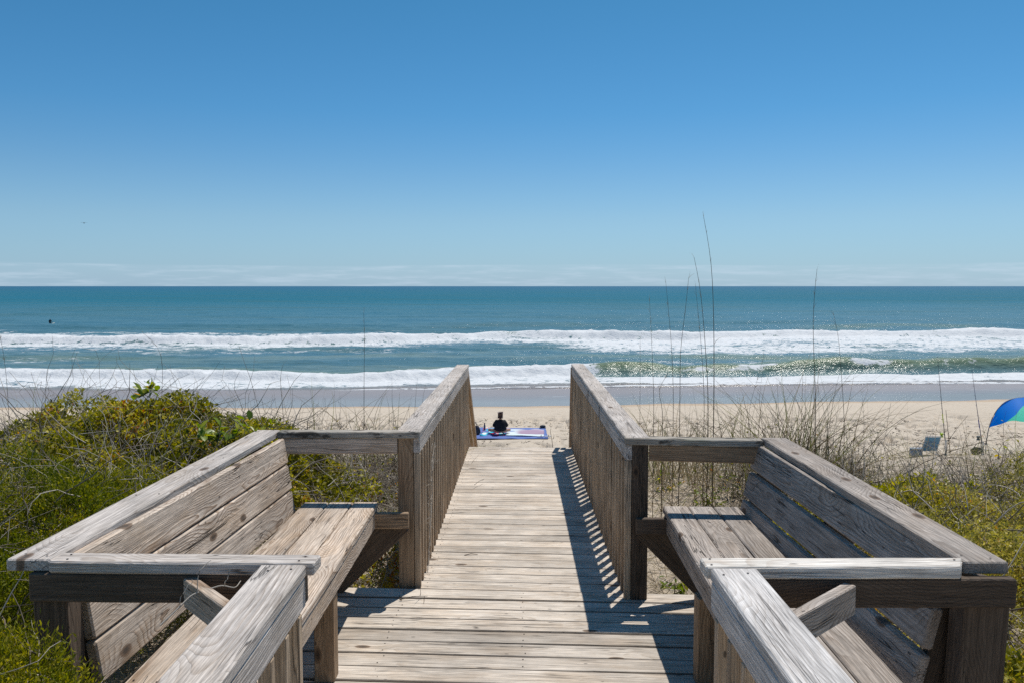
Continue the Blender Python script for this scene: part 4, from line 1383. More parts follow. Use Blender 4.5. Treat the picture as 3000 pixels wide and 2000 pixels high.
tuft('thin grass below the rods at right', crest(2800, 8.0), 55, 0.75, 0.30, 513, 0.35, tint0=0.5)


# sea oats: tall single stalks; polyline measured, standing at its own distance on the dune
def oat(label, pts_uv, Y, r=0.0042, leafs=0, seed=0, group='tall bare sea oat stalks'):
    rng = np.random.default_rng(seed + 900)
    w_ = np.array([list(PY(u, v, Y)) for u, v in pts_uv])
    b = w_[0].copy(); b[2] = gz(b[0], b[1]) - 0.02
    w_ = np.concatenate([[b], w_], 0)
    w_[1:, 1] += np.linspace(0, 0.12, len(w_) - 1) * (1 if seed % 2 else -1)
    # resample smoothly
    d = np.r_[0, np.cumsum(np.linalg.norm(np.diff(w_, axis=0), axis=1))]
    s = np.linspace(0, d[-1], 22)
    pts = np.stack([np.interp(s, d, w_[:, k]) for k in range(3)], 1)
    for _ in range(2):
        pts[1:-1] = (pts[:-2] + 2 * pts[1:-1] + pts[2:]) / 4
    root = empty('sea_oat', tuple(b), label=label, cat='sea oats', group=group)
    v, f, ow = tubes(pts[None], np.array([r]), np.array([r * 0.28]), 4)
    me = np_mesh('stalk', v, f, 4, smooth=True, fattr={'tint': np.full(len(f), 0.25)})
    set_parent(link('stalk', me, STALK), root)
    # a few withered leaves at the foot and a thin spent seed head
    n = 5
    st = np.repeat(pts[2:3], n, 0)
    q = wander(st, rng.normal(0, 0.4, (n, 3)) + np.array([[0, 0, 1.0]]), rng.uniform(0.25, 0.5, n), 7, rng, 0.1, 0.12)
    v, f, ow = ribbons(q, np.full(n, 0.006), np.full(n, 0.001), rng)
    me = np_mesh('blade', v, f, 4, fattr={'tint': rng.uniform(0, 0.5, n)[ow]})
    set_parent(link('blade', me, STRAW), root)
    n = 14
    k = rng.integers(17, 22, n)
    q = wander(pts[np.minimum(k, 21)], rng.normal(0, 0.35, (n, 3)) + (pts[-1] - pts[-4])[None] * 6, rng.uniform(0.03, 0.07, n), 4, rng, 0.1, 0.1)
    v, f, ow = ribbons(q, np.full(n, 0.0022), np.full(n, 0.0008), rng)
    me = np_mesh('seed_head', v, f, 4, fattr={'tint': np.full(len(f), 0.3)})
    set_parent(link('seed_head', me, STRAW), root)
    if leafs:
        j = 13
        q = wander(pts[j:j + 1], np.array([[0.5, 0.1, 0.9]]), np.array([0.20]), 7, rng, 0.06, 0.3)
        v, f, ow = ribbons(q, np.array([0.005]), np.array([0.001]), rng)
        me = np_mesh('dead_leaf', v, f, 4, fattr={'tint': np.full(len(f), 0.2)})
        set_parent(link('dead_leaf', me, STRAW), root)


D = 1.2755
def dd(*a): return [(u * D, v * D) for u, v in a]


oat('tallest stalk, rising highest into the sky and bent left at its tip', dd((1640, 905), (1642, 760), (1640, 620), (1634, 560), (1624, 497)), 7.0, 0.0052, 1, 1)
oat('second tallest stalk, leaning left just beside the tallest one', dd((1627, 905), (1618, 790), (1608, 690), (1600, 640), (1587, 592)), 7.1, 0.0048, 0, 2)
oat('stalk with a kink close behind the two tallest stalks', dd((1618, 905), (1612, 780), (1606, 700), (1604, 655)), 7.6, 0.0036, 0, 3)
oat('straight brown stalk left of the tallest pair, reaching the horizon', dd((1562, 905), (1560, 800), (1568, 730), (1575, 640)), 7.3, 0.0042, 1, 4)
oat('stalk crossing the horizon second from the railing side', dd((1547, 905), (1545, 800), (1540, 720), (1535, 650)), 7.4, 0.0036, 0, 5)
oat('thin stalk nearest the right railing, ending at the outer surf', dd((1470, 930), (1468, 850), (1466, 780)), 7.8, 0.0026, 0, 6)
oat('slim stalk standing alone between the railing and tall group', dd((1502, 915), (1500, 800), (1497, 695)), 7.6, 0.0034, 0, 7)
oat('tall stalk above the dark grass tuft, with a curled dead leaf', dd((1874, 950), (1868, 850), (1861, 740), (1862, 670), (1865, 619)), 7.2, 0.0048, 1, 8)
oat('stalk right of the dark grass tuft, tip bent left', dd((1940, 970), (1936, 850), (1934, 770), (1927, 725)), 7.4, 0.0038, 0, 9)
oat('thin stalk standing left of the boardwalk against the surf', dd((836, 960), (838, 860), (841, 780), (841, 718)), 7.6, 0.0038, 0, 10)
oat('stalk arching left over the tallest left bush', dd((371, 900), (371, 850), (366, 812), (350, 788), (315, 768)), 6.9, 0.0036, 1, 11)
oat('thin stalk near the left picture edge', dd((19, 920), (18, 830), (14, 770), (9, 730)), 7.2, 0.0036, 0, 12)
oat('crooked dark stem left of the boardwalk over dry scrub', dd((650, 930), (641, 890), (636, 862), (640, 842)), 7.0, 0.0040, 0, 13)
oat('short stalk with tilted dead leaf beside the right railing', dd((1522, 925), (1505, 890), (1518, 880), (1530, 848)), 7.4, 0.0045, 0, 14)
oat('thin reed rising left of the blue canopy', dd((1985, 1000), (1990, 950), (1992, 905)), 7.6, 0.0026, 0, 15)
oat('thin leaning reed right of the railing base', dd((1720, 935), (1735, 870), (1745, 815)), 7.6, 0.0026, 0, 16)


# dry vine on the left railing, twig on the near rail, reed at the walkway end
def vine(name, label, cat, pts, r, seed, curls=0, tint=0.7, mat=None):
    rng = np.random.default_rng(seed)
    w_ = np.array(pts, float)
    d = np.r_[0, np.cumsum(np.linalg.norm(np.diff(w_, axis=0), axis=1))]
    s = np.linspace(0, d[-1], 30)
    q = np.stack([np.interp(s, d, w_[:, k]) for k in range(3)], 1)
    for _ in range(2):
        q[1:-1] = (q[:-2] + 2 * q[1:-1] + q[2:]) / 4
    vs, fs, off = [], [], 0
    v, f, _ = tubes(q[None], np.array([r]), np.array([r * 0.5]), 4)
    vs.append(v); fs.append(f); off += len(v)
    if curls:
        k = rng.integers(2, 29, curls)
        st = q[k]
        cpts = wander(st, rng.normal(0, 1, (curls, 3)) * np.array([[0.25, 1, 1]]), rng.uniform(0.06, 0.22, curls), 9, rng, 0.35, 0.05)
        cpts[:, :, 0] = st[:, None, 0] + (cpts[:, :, 0] - st[:, None, 0]) * 0.25
        v, f, _ = tubes(cpts, np.full(curls, r * 0.6), np.full(curls, r * 0.35), 3)
        vs.append(v); fs.append(f + off)
    v = np.concatenate(vs); f = np.concatenate(fs)
    base = w_[0]
    me = np_mesh(name, v - base[None], f, 4, smooth=True, fattr={'tint': np.full(len(f), tint)})
    return link(name, me, mat or TWIG, loc=tuple(base), label=label, cat=cat)


vine('dry_vine', 'curling dry tan vine clinging to the left railing balusters', 'vine', [(-0.515, 5.0, 0.02), (-0.513, 5.15, 0.25), (-0.512, 5.30, 0.42), (-0.511, 5.25, 0.6), (-0.508, 5.45, 0.74)], 0.0028, 77, 34, 0.85)
vine('bare_twig', 'bare grey twig lying across the near left return rail', 'twig', [tuple(PY(470, 1830, 2.30)), tuple(PY(520, 1782, 2.34)), tuple(PY(562, 1740, 2.38)), tuple(PY(600, 1728, 2.40)), tuple(PY(650, 1712, 2.42)), tuple(PY(690, 1722, 2.40)), tuple(PY(705, 1700, 2.44))], 0.0030, 78, 3, 0.9)
p = walk(1, 0.62, 0.0)
vine('bent_reed', 'short bent brown reed at the seaward end of the boardwalk', 'reed', [(p.x, p.y + 0.05, p.z - 0.2), (p.x - 0.02, p.y + 0.06, p.z + 0.05), (p.x - 0.045, p.y + 0.06, p.z + 0.19), (p.x - 0.03, p.y + 0.06, p.z + 0.20)], 0.004, 79, 0, 0.1)
for k, (u, v, ln, ang, lab) in enumerate([(1170, 1757, 0.16, 0.3, 'dark twig lying on the landing planks near the left post'), (1360, 1627, 0.09, 0.1, 'brown leaf scrap lying in the middle of the boardwalk'), (1390, 1420, 0.22, 1.2, 'thin bent stem lying on the far part of boardwalk')]):
    q = P(u, v, 0.004)
    if v < 1700: q = P(u, v, -0.02)
    vine('fallen_twig', lab, 'twig', [(q.x, q.y, q.z + 0.004), (q.x + ln * 0.5 * math.cos(ang), q.y + ln * 0.5 * math.sin(ang), q.z + 0.014), (q.x + ln * math.cos(ang), q.y + ln * math.sin(ang), q.z + 0.006)], 0.003, 80 + k, 4 if k == 0 else 0, 0.05)

# ------------------------------------------------------------------ beach things
def bz(x, y): return float(ground_z(x, y) + pits(np.array([x]), np.array([y]))[0])


def cloth(name, corners, nx, ny, mat, z_off, seed, thick=0.012, amp=0.02, **k):
    """a cloth lying on the sand: corners fl, fr, br, bl"""
    rng = np.random.default_rng(seed)
    fl, fr, br, bl = [np.array(c, float) for c in corners]
    vs = []
    for j in range(ny + 1):
        for i_ in range(nx + 1):
            s, t = i_ / nx, j / ny
            q = (fl * (1 - s) + fr * s) * (1 - t) + (bl * (1 - s) + br * s) * t
            wob = amp * 2 * (noise2(q[0] * 3 + seed, q[1] * 3, seed) - 0.5)
            edge = 0.03 * (noise2(q[0] * 4 + seed, q[1] * 4, seed + 1) - 0.5)
            vs.append((q[0] + edge, q[1] + edge, z_off + wob))
    nv = len(vs)
    vs += [(x, y, z - thick) for x, y, z in vs]
    fs = []
    W_ = nx + 1
    for j in range(ny):
        for i_ in range(nx):
            a = j * W_ + i_
            fs.append((a, a + 1, a + 1 + W_, a + W_))
            fs.append((nv + a, nv + a + W_, nv + a + 1 + W_, nv + a + 1))
    ring = [i_ for i_ in range(nx)] + [j * W_ + nx for j in range(ny)] + [ny * W_ + i_ for i_ in range(nx, 0, -1)] + [j * W_ for j in range(ny, 0, -1)]
    for a, b in zip(ring, ring[1:] + ring[:1]):
        fs.append((a, nv + a, nv + b, b))
    c = np.mean([fl, fr, br, bl], 0)
    vs = [(x - c[0], y - c[1], z) for x, y, z in vs]
    me = py_mesh(name, vs, fs, True)
    return link(name, me, mat, loc=(c[0], c[1], 0), **k)


MZ = -4.215
BLUE_MAT = flat('blue_mat_cloth', (0.095, 0.155, 0.40), 0.7, 0.3, 6, 0.25)
cloth('beach_mat', [(-1.75, 32.55), (1.43, 32.65), (1.42, 35.1), (-1.80, 35.2)], 24, 18, BLUE_MAT, MZ, 1, label='large periwinkle blue beach mat spread on the sand', cat='beach mat')
M = Mat('floral_towel')
tcn = M.n('ShaderNodeTexCoord').outputs['Object']
vo = M.n('ShaderNodeTexVoronoi', {'Scale': 5.5}); M.put(vo.inputs['Vector'], tcn)
sc_ = M.n('ShaderNodeSeparateColor'); M.put(sc_.inputs[0], vo.outputs['Color'])
c = M.ramp(sc_.outputs[0], [(0.0, (0.02, 0.03, 0.16)), (0.25, (0.03, 0.30, 0.55)), (0.5, (0.05, 0.50, 0.62)), (0.70, (0.60, 0.02, 0.06)), (0.9, (0.75, 0.75, 0.70))])
c.node.color_ramp.interpolation = 'CONSTANT'
FLORAL = M.done(c, 0.85, None, 0.2)
cloth('floral_towel', [(-1.30, 33.2), (-0.30, 33.15), (-0.22, 34.9), (-1.2, 34.95)], 12, 12, FLORAL, MZ + 0.030, 2, amp=0.03, label='bright floral towel in red, turquoise and navy under the seated person', cat='towel')
M = Mat('striped_towel')
tcn = M.n('ShaderNodeTexCoord').outputs['Object']
ss = M.n('ShaderNodeSeparateXYZ'); M.put(ss.inputs[0], tcn)
nn = M.noise(M.map(tcn, (1.5, 4, 1)), 1.0, 4.0)
yy_ = M.math('MULTIPLY_ADD', nn, 0.3, ss.outputs['Y'])
band_ = M.ramp(M.rng(yy_, -0.75, 0.9, 0, 1, False), [(0.0, (0.62, 0.72, 0.72)), (0.30, (0.66, 0.74, 0.74)), (0.36, (0.36, 0.25, 0.33)), (0.86, (0.40, 0.29, 0.38)), (1.0, (0.55, 0.58, 0.62))])
left_ = M.rng(M.math('MULTIPLY_ADD', nn, 0.5, ss.outputs['X']), -0.25, 0.15, 0.85, 0)
c = M.mix(left_, band_, (0.66, 0.76, 0.77))
STRIPED = M.done(c, 0.85, None, 0.2)
cloth('beach_towel', [(-0.24, 33.15), (1.28, 33.1), (1.34, 34.55), (-0.20, 34.6)], 12, 12, STRIPED, MZ + 0.028, 3, amp=0.03, label='mint white and mauve towel laid on the right half of mat', cat='towel')


def blob(name, parent, c, r, mat, seed=0, lump=0.12, nu=14, nv=9, **k):
    vs, fs = [], []
    for j in range(nv + 1):
        th = math.pi * j / nv
        for i_ in range(nu):
            ph = 2 * math.pi * i_ / nu
            d = np.array([math.sin(th) * math.cos(ph), math.sin(th) * math.sin(ph), math.cos(th)])
            s = 1 + lump * 2 * (float(noise3(d[0] * 2.5 + 9, d[1] * 2.5 + 9, d[2] * 2.5 + 9, seed)) - 0.5)
            vs.append(tuple(np.array(r) * d * s))
    for j in range(nv):
        for i_ in range(nu):
            a = j * nu + i_; b = j * nu + (i_ + 1) % nu
            fs.append((a, a + nu, b + nu, b))
    me = py_mesh(name, vs, fs, True)
    o = link(name, me, mat, loc=tuple(c), **k)
    if parent is not None:
        set_parent(o, parent)
    return o


def lathe(name, parent, c, prof, mat, n=14, tilt=None, **k):
    """prof: list of (r, z)"""
    vs, fs = [], []
    for r, z in prof:
        for i_ in range(n):
            a = 2 * math.pi * i_ / n
            vs.append((r * math.cos(a), r * math.sin(a), z))
    for j in range(len(prof) - 1):
        for i_ in range(n):
            a = j * n + i_; b = j * n + (i_ + 1) % n
            fs.append((a, b, b + n, a + n))
    fs.append(tuple(reversed(range(n))))
    fs.append(tuple((len(prof) - 1) * n + i_ for i_ in range(n)))
    me = py_mesh(name, vs, fs, True)
    o = link(name, me, mat, loc=tuple(c), **k)
    if tilt: o.rotation_euler = tilt
    if parent is not None: set_parent(o, parent)
    return o


BAGM = flat('bag_fabric', (0.05, 0.05, 0.07), 0.8, 0.2, 14, 0.9)
root = empty('beach_bag', (-1.52, 33.6, MZ), label='dark speckled beach bag on the left end of the mat', cat='bag')
# soft open-topped bag: wide base, pinched mouth, two loop handles
vs, fs = [], []
nb = 16
for j, (sx_, sy_, z_) in enumerate([(0.20, 0.13, 0.0), (0.23, 0.15, 0.05), (0.22, 0.14, 0.16), (0.20, 0.11, 0.27), (0.18, 0.085, 0.33), (0.15, 0.06, 0.325), (0.14, 0.05, 0.24)]):
    for i_ in range(nb):
        a = 2 * math.pi * i_ / nb
        s = 1 + 0.10 * math.sin(3 * a + j)
        vs.append((sx_ * math.cos(a) * s, sy_ * math.sin(a) * s, z_ + 0.012 * math.sin(4 * a)))
for j in range(6):
    for i_ in range(nb):
        a = j * nb + i_; b = j * nb + (i_ + 1) % nb
        fs.append((a, b, b + nb, a + nb))
fs.append(tuple(reversed(range(nb))))
fs.append(tuple(6 * nb + i_ for i_ in range(nb)))
set_parent(link('bag_body', py_mesh('bag', vs, fs, True), BAGM, loc=(-1.52, 33.6, MZ + 0.006)), root)
for sy_ in (-0.06, 0.06):
    q = np.array([[-1.52 + 0.10 * math.cos(t), 33.6 + sy_, MZ + 0.32 + 0.16 * math.sin(t)] for t in np.linspace(0, math.pi, 12)])
    v, f, _ = tubes(q[None], np.array([0.010]), np.array([0.010]), 6)
    set_parent(link('bag_handle', np_mesh('handle', v, f, 4, True), BAGM), root)
root = empty('water_bottle', (-1.14, 34.45, MZ), label='slim dark water bottle standing between bag and person', cat='bottle')
lathe('bottle_body', root, (-1.14, 34.45, MZ + 0.025), [(0.036, 0), (0.040, 0.02), (0.040, 0.18), (0.030, 0.22), (0.018, 0.24)], flat('bottle_steel', (0.10, 0.09, 0.16), 0.35, 0.5))
lathe('bottle_cap', root, (-1.14, 34.45, MZ + 0.267), [(0.022, 0), (0.024, 0.01), (0.024, 0.05), (0.014, 0.065)], flat('cap_plastic', (0.03, 0.03, 0.05), 0.4, 0.5))
root = empty('shoe', (1.30, 35.0, MZ), label='dark shoe weighing down the far right corner of mat', cat='shoe')
DKR = flat('dark_rubber', (0.045, 0.055, 0.07), 0.7, 0.3)
blob('shoe_upper', root, (1.30, 35.0, MZ + 0.085), (0.13, 0.055, 0.055), DKR, 5, 0.1)
board('sole', root, (1.16, 35.0, MZ + 0.028), (1.44, 35.0, MZ + 0.028), 0.10, 0.024, mat=flat('sole_rubber', (0.10, 0.10, 0.11), 0.7))
root = empty('sandals', (1.14, 32.95, MZ), label='pair of pale sandals on the near right corner of mat', cat='sandals')
PALE = flat('sandal_foam', (0.52, 0.54, 0.56), 0.7)
for k_, dx in enumerate((0, 0.30)):
    board('sole', root, (1.00 + dx, 32.95, MZ + 0.03), (1.26 + dx, 32.98, MZ + 0.03), 0.10, 0.03, mat=PALE, ch=0.01)
    q = np.array([[1.16 + dx, 32.95 + 0.05 * math.cos(t), MZ + 0.045 + 0.045 * math.sin(t)] for t in np.linspace(0, math.pi, 8)])
    v, f, _ = tubes(q[None], np.array([0.012]), np.array([0.012]), 5)
    set_parent(link('strap', np_mesh('strap', v, f, 4, True), DKR), root)


# ---- people: one continuous skinned body each
def skin_body(name, joints, edges, radii, mat, loc, rootv=0, sub=2, rz=0.0, parent=None, **k):
    me = bpy.data.meshes.new(name)
    me.from_pydata(joints, edges, [])
    o = bpy.data.objects.new(name, me)
    COL.objects.link(o)
    md = o.modifiers.new('skin', 'SKIN')
    md.use_smooth_shade = True
    for i_, r in enumerate(radii):
        sv = me.skin_vertices[0].data[i_]
        sv.radius = r if isinstance(r, tuple) else (r, r)
        sv.use_root = (i_ == rootv)
    sb = o.modifiers.new('sub', 'SUBSURF')
    sb.levels = sub; sb.render_levels = sub
    dg = bpy.context.evaluated_depsgraph_get()
    me2 = bpy.data.meshes.new_from_object(o.evaluated_get(dg))
    bpy.data.objects.remove(o)
    me2.materials.clear()
    o2 = link(name, me2, mat, loc=loc, **k)
    o2.rotation_euler = (0, 0, rz)
    if parent is not None:
        set_parent(o2, parent)
    return o2


SKIN = flat('skin', (0.50, 0.29, 0.20), 0.5, 0.4, 12, 0.06)
BLACK = flat('black_cloth', (0.012, 0.013, 0.018), 0.75, 0.25, 20, 0.3, 0.3)
HAIR = flat('auburn_hair', (0.055, 0.022, 0.012), 0.45, 0.5, 60, 0.5, 0.4)
PX, PYY, PZ = -0.47, 33.50, MZ + 0.045
J, E, R = [], [], []


def jn(p, r, par=None):
    J.append(p); R.append(r)
    if par is not None: E.append((par, len(J) - 1))
    return len(J) - 1


pel = jn((0, 0, 0.125), (0.155, 0.115))
sp1 = jn((0, -0.01, 0.26), (0.135, 0.10), pel)
chs = jn((0, -0.005, 0.41), (0.150, 0.105), sp1)
nb_ = jn((0, 0.02, 0.555), (0.07, 0.06), chs)
nk = jn((0, 0.04, 0.615), 0.052, nb_)
h1_ = jn((0, 0.055, 0.69), (0.075, 0.09), nk)
h2_ = jn((0, 0.06, 0.765), (0.070, 0.085), h1_)
h3_ = jn((0, 0.055, 0.815), (0.04, 0.05), h2_)
nose = jn((0, 0.150, 0.70), 0.014, h1_)
for s in (-1, 1):
    ear = jn((s * 0.078, 0.06, 0.70), 0.016, h1_)
    sh = jn((s * 0.165, 0.01, 0.515), 0.060, chs)
    el = jn((s * 0.265, 0.02, 0.30), 0.043, sh)
    wr = jn((s * 0.20, 0.24, 0.22), 0.030, el)
    pm = jn((s * 0.175, 0.31, 0.21), (0.038, 0.020), wr)
    for q, (ox, ln) in enumerate([(-0.028, 0.060), (-0.010, 0.068), (0.009, 0.064), (0.027, 0.052)]):
        f1 = jn((s * 0.165 + ox, 0.355, 0.205), 0.009, pm)
        jn((s * 0.160 + ox, 0.355 + ln, 0.185), 0.008, f1)
    tb = jn((s * 0.140, 0.30, 0.225), 0.011, pm)
    jn((s * 0.115, 0.335, 0.215), 0.009, tb)
    kx = -0.50 if s < 0 else 0.40
    hp = jn((s * 0.09, 0.05, 0.11), 0.085, pel)
    kn_ = jn((kx, 0.19, 0.125), 0.062, hp)
    an = jn((s * -0.02 + (-0.12 if s < 0 else 0.08), 0.44, 0.06), 0.040, kn_)
    jn((s * -0.14 + (-0.12 if s < 0 else 0.08), 0.50, 0.045), (0.040, 0.030), an)
person = skin_body('person', J, E, R, SKIN, (PX, PYY, PZ), 0, 2, label='person with hair in a bun sitting on the mat in black top, facing the sea', cat='person')
J, E, R = [], [], []
a0 = jn((0, -0.03, 0.09), (0.30, 0.25))
a1 = jn((0, -0.03, 0.24), (0.275, 0.21), a0)
a2 = jn((0, -0.010, 0.41), (0.270, 0.170), a1)
a3 = jn((0, 0.012, 0.53), (0.150, 0.105), a2)
a4 = jn((0, 0.025, 0.575), (0.072, 0.066), a3)
for s in (-1, 1):
    b1_ = jn((s * 0.175, 0.005, 0.500), 0.090, a2)
    b2_ = jn((s * 0.235, 0.012, 0.38), 0.084, b1_)
    b3_ = jn((s * 0.275, 0.040, 0.265), 0.074, b2_)
set_parent(skin_body('black_top', J, E, R, BLACK, (PX, PYY, PZ), 0, 2), person)
J, E, R = [], [], []
c0 = jn((0, 0.035, 0.745), (0.108, 0.112))
c1_ = jn((0, 0.005, 0.665), (0.100, 0.085), c0)
c2_ = jn((0, 0.000, 0.605), (0.075, 0.050), c1_)
c3_ = jn((0, 0.02, 0.83), (0.050, 0.045), c0)
c4_ = jn((0.0, 0.005, 0.885), (0.056, 0.050), c3_)
set_parent(skin_body('hair', J, E, R, HAIR, (PX, PYY, PZ), 0, 2), person)

# surfer sitting on a board far out
sf = PY(147, 948, 155.0)
SZ = SEA_Z + 0.05
eta_s = float(sea_fields(np.array([[sf.x]]), np.array([[155.0]]))[0][0, 0])
SZ = SEA_Z + eta_s
WET = flat('wetsuit', (0.012, 0.014, 0.018), 0.5, 0.4)
J, E, R = [], [], []
pel = jn((0, 0, 0.16), (0.17, 0.13)); sp = jn((0.0, 0, 0.40), (0.15, 0.12), pel); ch_ = jn((0, 0.02, 0.58), (0.17, 0.12), sp)
nk = jn((0, 0.04, 0.75), 0.055, ch_); hd = jn((0, 0.05, 0.86), (0.085, 0.10), nk); jn((0, 0.05, 0.95), (0.06, 0.07), hd)
for s in (-1, 1):
    sh = jn((s * 0.19, 0.02, 0.66), 0.065, ch_); el = jn((s * 0.30, 0.10, 0.42), 0.05, sh); jn((s * 0.24, 0.30, 0.24), 0.035, el)
    hp = jn((s * 0.12, 0.02, 0.14), 0.10, pel); kn_ = jn((s * 0.30, 0.40, 0.08), 0.07, hp); jn((s * 0.30, 0.42, -0.32), 0.05, kn_)
surfer = skin_body('person', J, E, R, WET, (sf.x, 155.0, SZ), 0, 1, label='surfer in black wetsuit sitting on a board out beyond the breakers', cat='surfer')
vs, fs = [], []
nL = 14
for j in range(nL + 1):
    t = j / nL
    x = -1.25 + 2.1 * t
    wd = 0.29 * math.sin(math.pi * min(max(t * 0.94 + 0.03, 0), 1)) ** 0.6
    rk = 0.16 * (abs(t - 0.45) * 1.8) ** 2.5
    for (py_, pz_) in ((-1, 0), (-0.7, 0.035), (0, 0.05), (0.7, 0.035), (1, 0), (0.6, -0.035), (-0.6, -0.035)):
        vs.append((x, py_ * wd, pz_ + rk))
for j in range(nL):
    for q in range(7):
        a = j * 7 + q; b = j * 7 + (q + 1) % 7
        fs.append((a, a + 7, b + 7, b))
fs.append(tuple(reversed(range(7)))); fs.append(tuple(nL * 7 + q for q in range(7)))
sbm = py_mesh('surfboard', vs, fs, True)
o = link('surfboard', sbm, flat('board_cream', (0.70, 0.68, 0.55), 0.3, 0.5), loc=(sf.x, 155.0, SZ + 0.06), label='cream surfboard floating under the surfer', cat='surfboard')
o.rotation_euler = (0, 0, 0.9)

# bird gliding in the sky
bp = PY(246, 654, 260.0)
vs = []
fs = []
span = [(-1.0, 0.10, 0.10), (-0.55, 0.16, 0.02), (0.0, 0.10, 0.0), (0.55, 0.16, 0.02), (1.0, 0.10, 0.10)]
for (sx_, z_, y_) in span:
    ch = 0.22 if abs(sx_) < 0.9 else 0.06
    vs += [(sx_, y_ - ch / 2, z_ + 0.012), (sx_, y_ + ch / 2, z_ + 0.012), (sx_, y_ + ch / 2, z_ - 0.012), (sx_, y_ - ch / 2, z_ - 0.012)]
for j in range(4):
    for q in range(4):
        a = j * 4 + q; b = j * 4 + (q + 1) % 4
        fs.append((a, b, b + 4, a + 4))
fs.append((3, 2, 1, 0)); fs.append((16, 17, 18, 19))
bird = empty('bird', tuple(bp), label='dark seabird gliding in the clear sky at upper left', cat='bird')
BIRDM = flat('bird_feather', (0.10, 0.09, 0.08), 0.8)
o = link('wings', py_mesh('wings', vs, fs), BIRDM, loc=tuple(bp)); set_parent(o, bird)
blob('body', bird, tuple(bp), (0.14, 0.42, 0.12), BIRDM, 3, 0.05)


# ---- beach chair seen from behind
cp = P(2723, 1333, -4.22)
CX, CY, CZ = cp.x, cp.y, -4.22
root = empty('beach_chair', (CX, CY, CZ), label='low blue patterned beach chair standing on the sand, seen from behind', cat='beach chair')
M = Mat('chair_print')
tcn = M.n('ShaderNodeTexCoord').outputs['Object']
vo = M.n('ShaderNodeTexVoronoi', {'Scale': 7.0}); M.put(vo.inputs['Vector'], tcn)
nz = M.noise(tcn, 6.0, 3.0)
c = M.mix(nz, (0.06, 0.19, 0.34), (0.15, 0.32, 0.47))
c = M.mix(M.rng(vo.outputs['Distance'], 0.10, 0.16, 0.9, 0), c, (0.45, 0.28, 0.06))
CHM = M.done(c, 0.8, None, 0.2)
ALU = flat('chair_tube', (0.55, 0.57, 0.60), 0.35, 0.5)
hw = 0.27


def curved_panel(name, root, pts_l, wdt, th, mat):
    """sling between two side tubes: pts (y,z) profile"""
    vs, fs = [], []
    n = len(pts_l); m = 7
    for side_ in (0, 1):
        for (y_, z_) in pts_l:
            for i_ in range(m):
                s = -1 + 2 * i_ / (m - 1)
                sag = 0.03 * (1 - s * s)
                vs.append((s * wdt, y_ + (sag if side_ == 0 else sag + th), z_ - 0.3 * sag))
    for side_ in (0, 1):
        for j in range(n - 1):
            for i_ in range(m - 1):
                a = side_ * n * m + j * m + i_
                q = (a, a + 1, a + 1 + m, a + m)
                fs.append(q if side_ else tuple(reversed(q)))
    o = link(name, py_mesh(name, vs, fs, True), mat, loc=(CX, CY, CZ))
    set_parent(o, root)


curved_panel('back_sling', root, [(0.02, 0.16), (-0.03, 0.26), (-0.09, 0.40), (-0.16, 0.56), (-0.22, 0.70)], hw - 0.015, 0.008, CHM)
vs = [(-hw + .02, 0.04, 0.17), (hw - .02, 0.04, 0.17), (hw - .02, 0.25, 0.13), (-hw + .02, 0.25, 0.13), (-hw + .02, 0.46, 0.20), (hw - .02, 0.46, 0.20)]
vs = vs + [(x, y, z - 0.01) for x, y, z in vs]
fs = [(0, 1, 2, 3), (3, 2, 5, 4), (9, 8, 7, 6), (10, 11, 8, 9), (0, 6, 7, 1), (4, 5, 11, 10), (0, 3, 9, 6), (3, 4, 10, 9), (1, 7, 8, 2), (2, 8, 11, 5)]
set_parent(link('seat', py_mesh('seat', vs, fs), CHM, loc=(CX, CY, CZ)), root)


def tube_part(name, root, pts, r, mat, k=6, loc=(0, 0, 0)):
    q = np.array(pts, float)
    v, f, _ = tubes(q[None], np.array([r]), np.array([r]), k)
    o = link(name, np_mesh(name, v, f, 4, True), mat, loc=loc)
    set_parent(o, root)
    return o


L3 = (CX, CY, CZ)
for s in (-1, 1):
    tube_part('frame_tube', root, [(s * hw, 0.10, 0.03), (s * hw, 0.02, 0.17), (s * hw, -0.10, 0.42), (s * hw, -0.225, 0.72)], 0.012, ALU, loc=L3)
    tube_part('leg', root, [(s * hw, 0.48, 0.21), (s * hw, 0.46, 0.03), (s * hw, 0.10, 0.025), (s * hw, -0.12, 0.03)], 0.012, ALU, loc=L3)
    board('armrest', root, (CX + s * (hw + 0.015), CY - 0.10, CZ + 0.43), (CX + s * (hw + 0.015), CY + 0.36, CZ + 0.40), 0.05, 0.022, mat=flat('arm_plastic', (0.05, 0.06, 0.08), 0.5))
tube_part('top_bar', root, [(-hw, -0.225, 0.72), (0, -0.232, 0.735), (hw, -0.225, 0.72)], 0.013, ALU, loc=L3)
board('pouch', root, (CX - 0.15, CY - 0.155, CZ + 0.40), (CX + 0.15, CY - 0.155, CZ + 0.40), 0.20, 0.03, up=(0, 1, -0.3), mat=CHM)
# cooler bag beside it
q = P(2683, 1335, -4.22)
root = empty('cooler_bag', (q.x, q.y, -4.22), label='small blue grey cooler bag left of the beach chair', cat='bag')
board('bag_body', root, (q.x - 0.19, q.y, -4.22 + 0.13), (q.x + 0.19, q.y, -4.22 + 0.13), 0.26, 0.26, mat=flat('cooler_cloth', (0.16, 0.22, 0.30), 0.7, 0.3, 20, 0.4), ch=0.035)
board('lid', root, (q.x - 0.19, q.y, -4.22 + 0.277), (q.x + 0.19, q.y, -4.22 + 0.277), 0.265, 0.03, mat=flat('cooler_lid', (0.20, 0.24, 0.30), 0.6), ch=0.012)
tube_part('handle', root, [(q.x - 0.12, q.y, -3.93), (q.x - 0.08, q.y, -3.86), (q.x + 0.08, q.y, -3.86), (q.x + 0.12, q.y, -3.93)], 0.009, DKR)


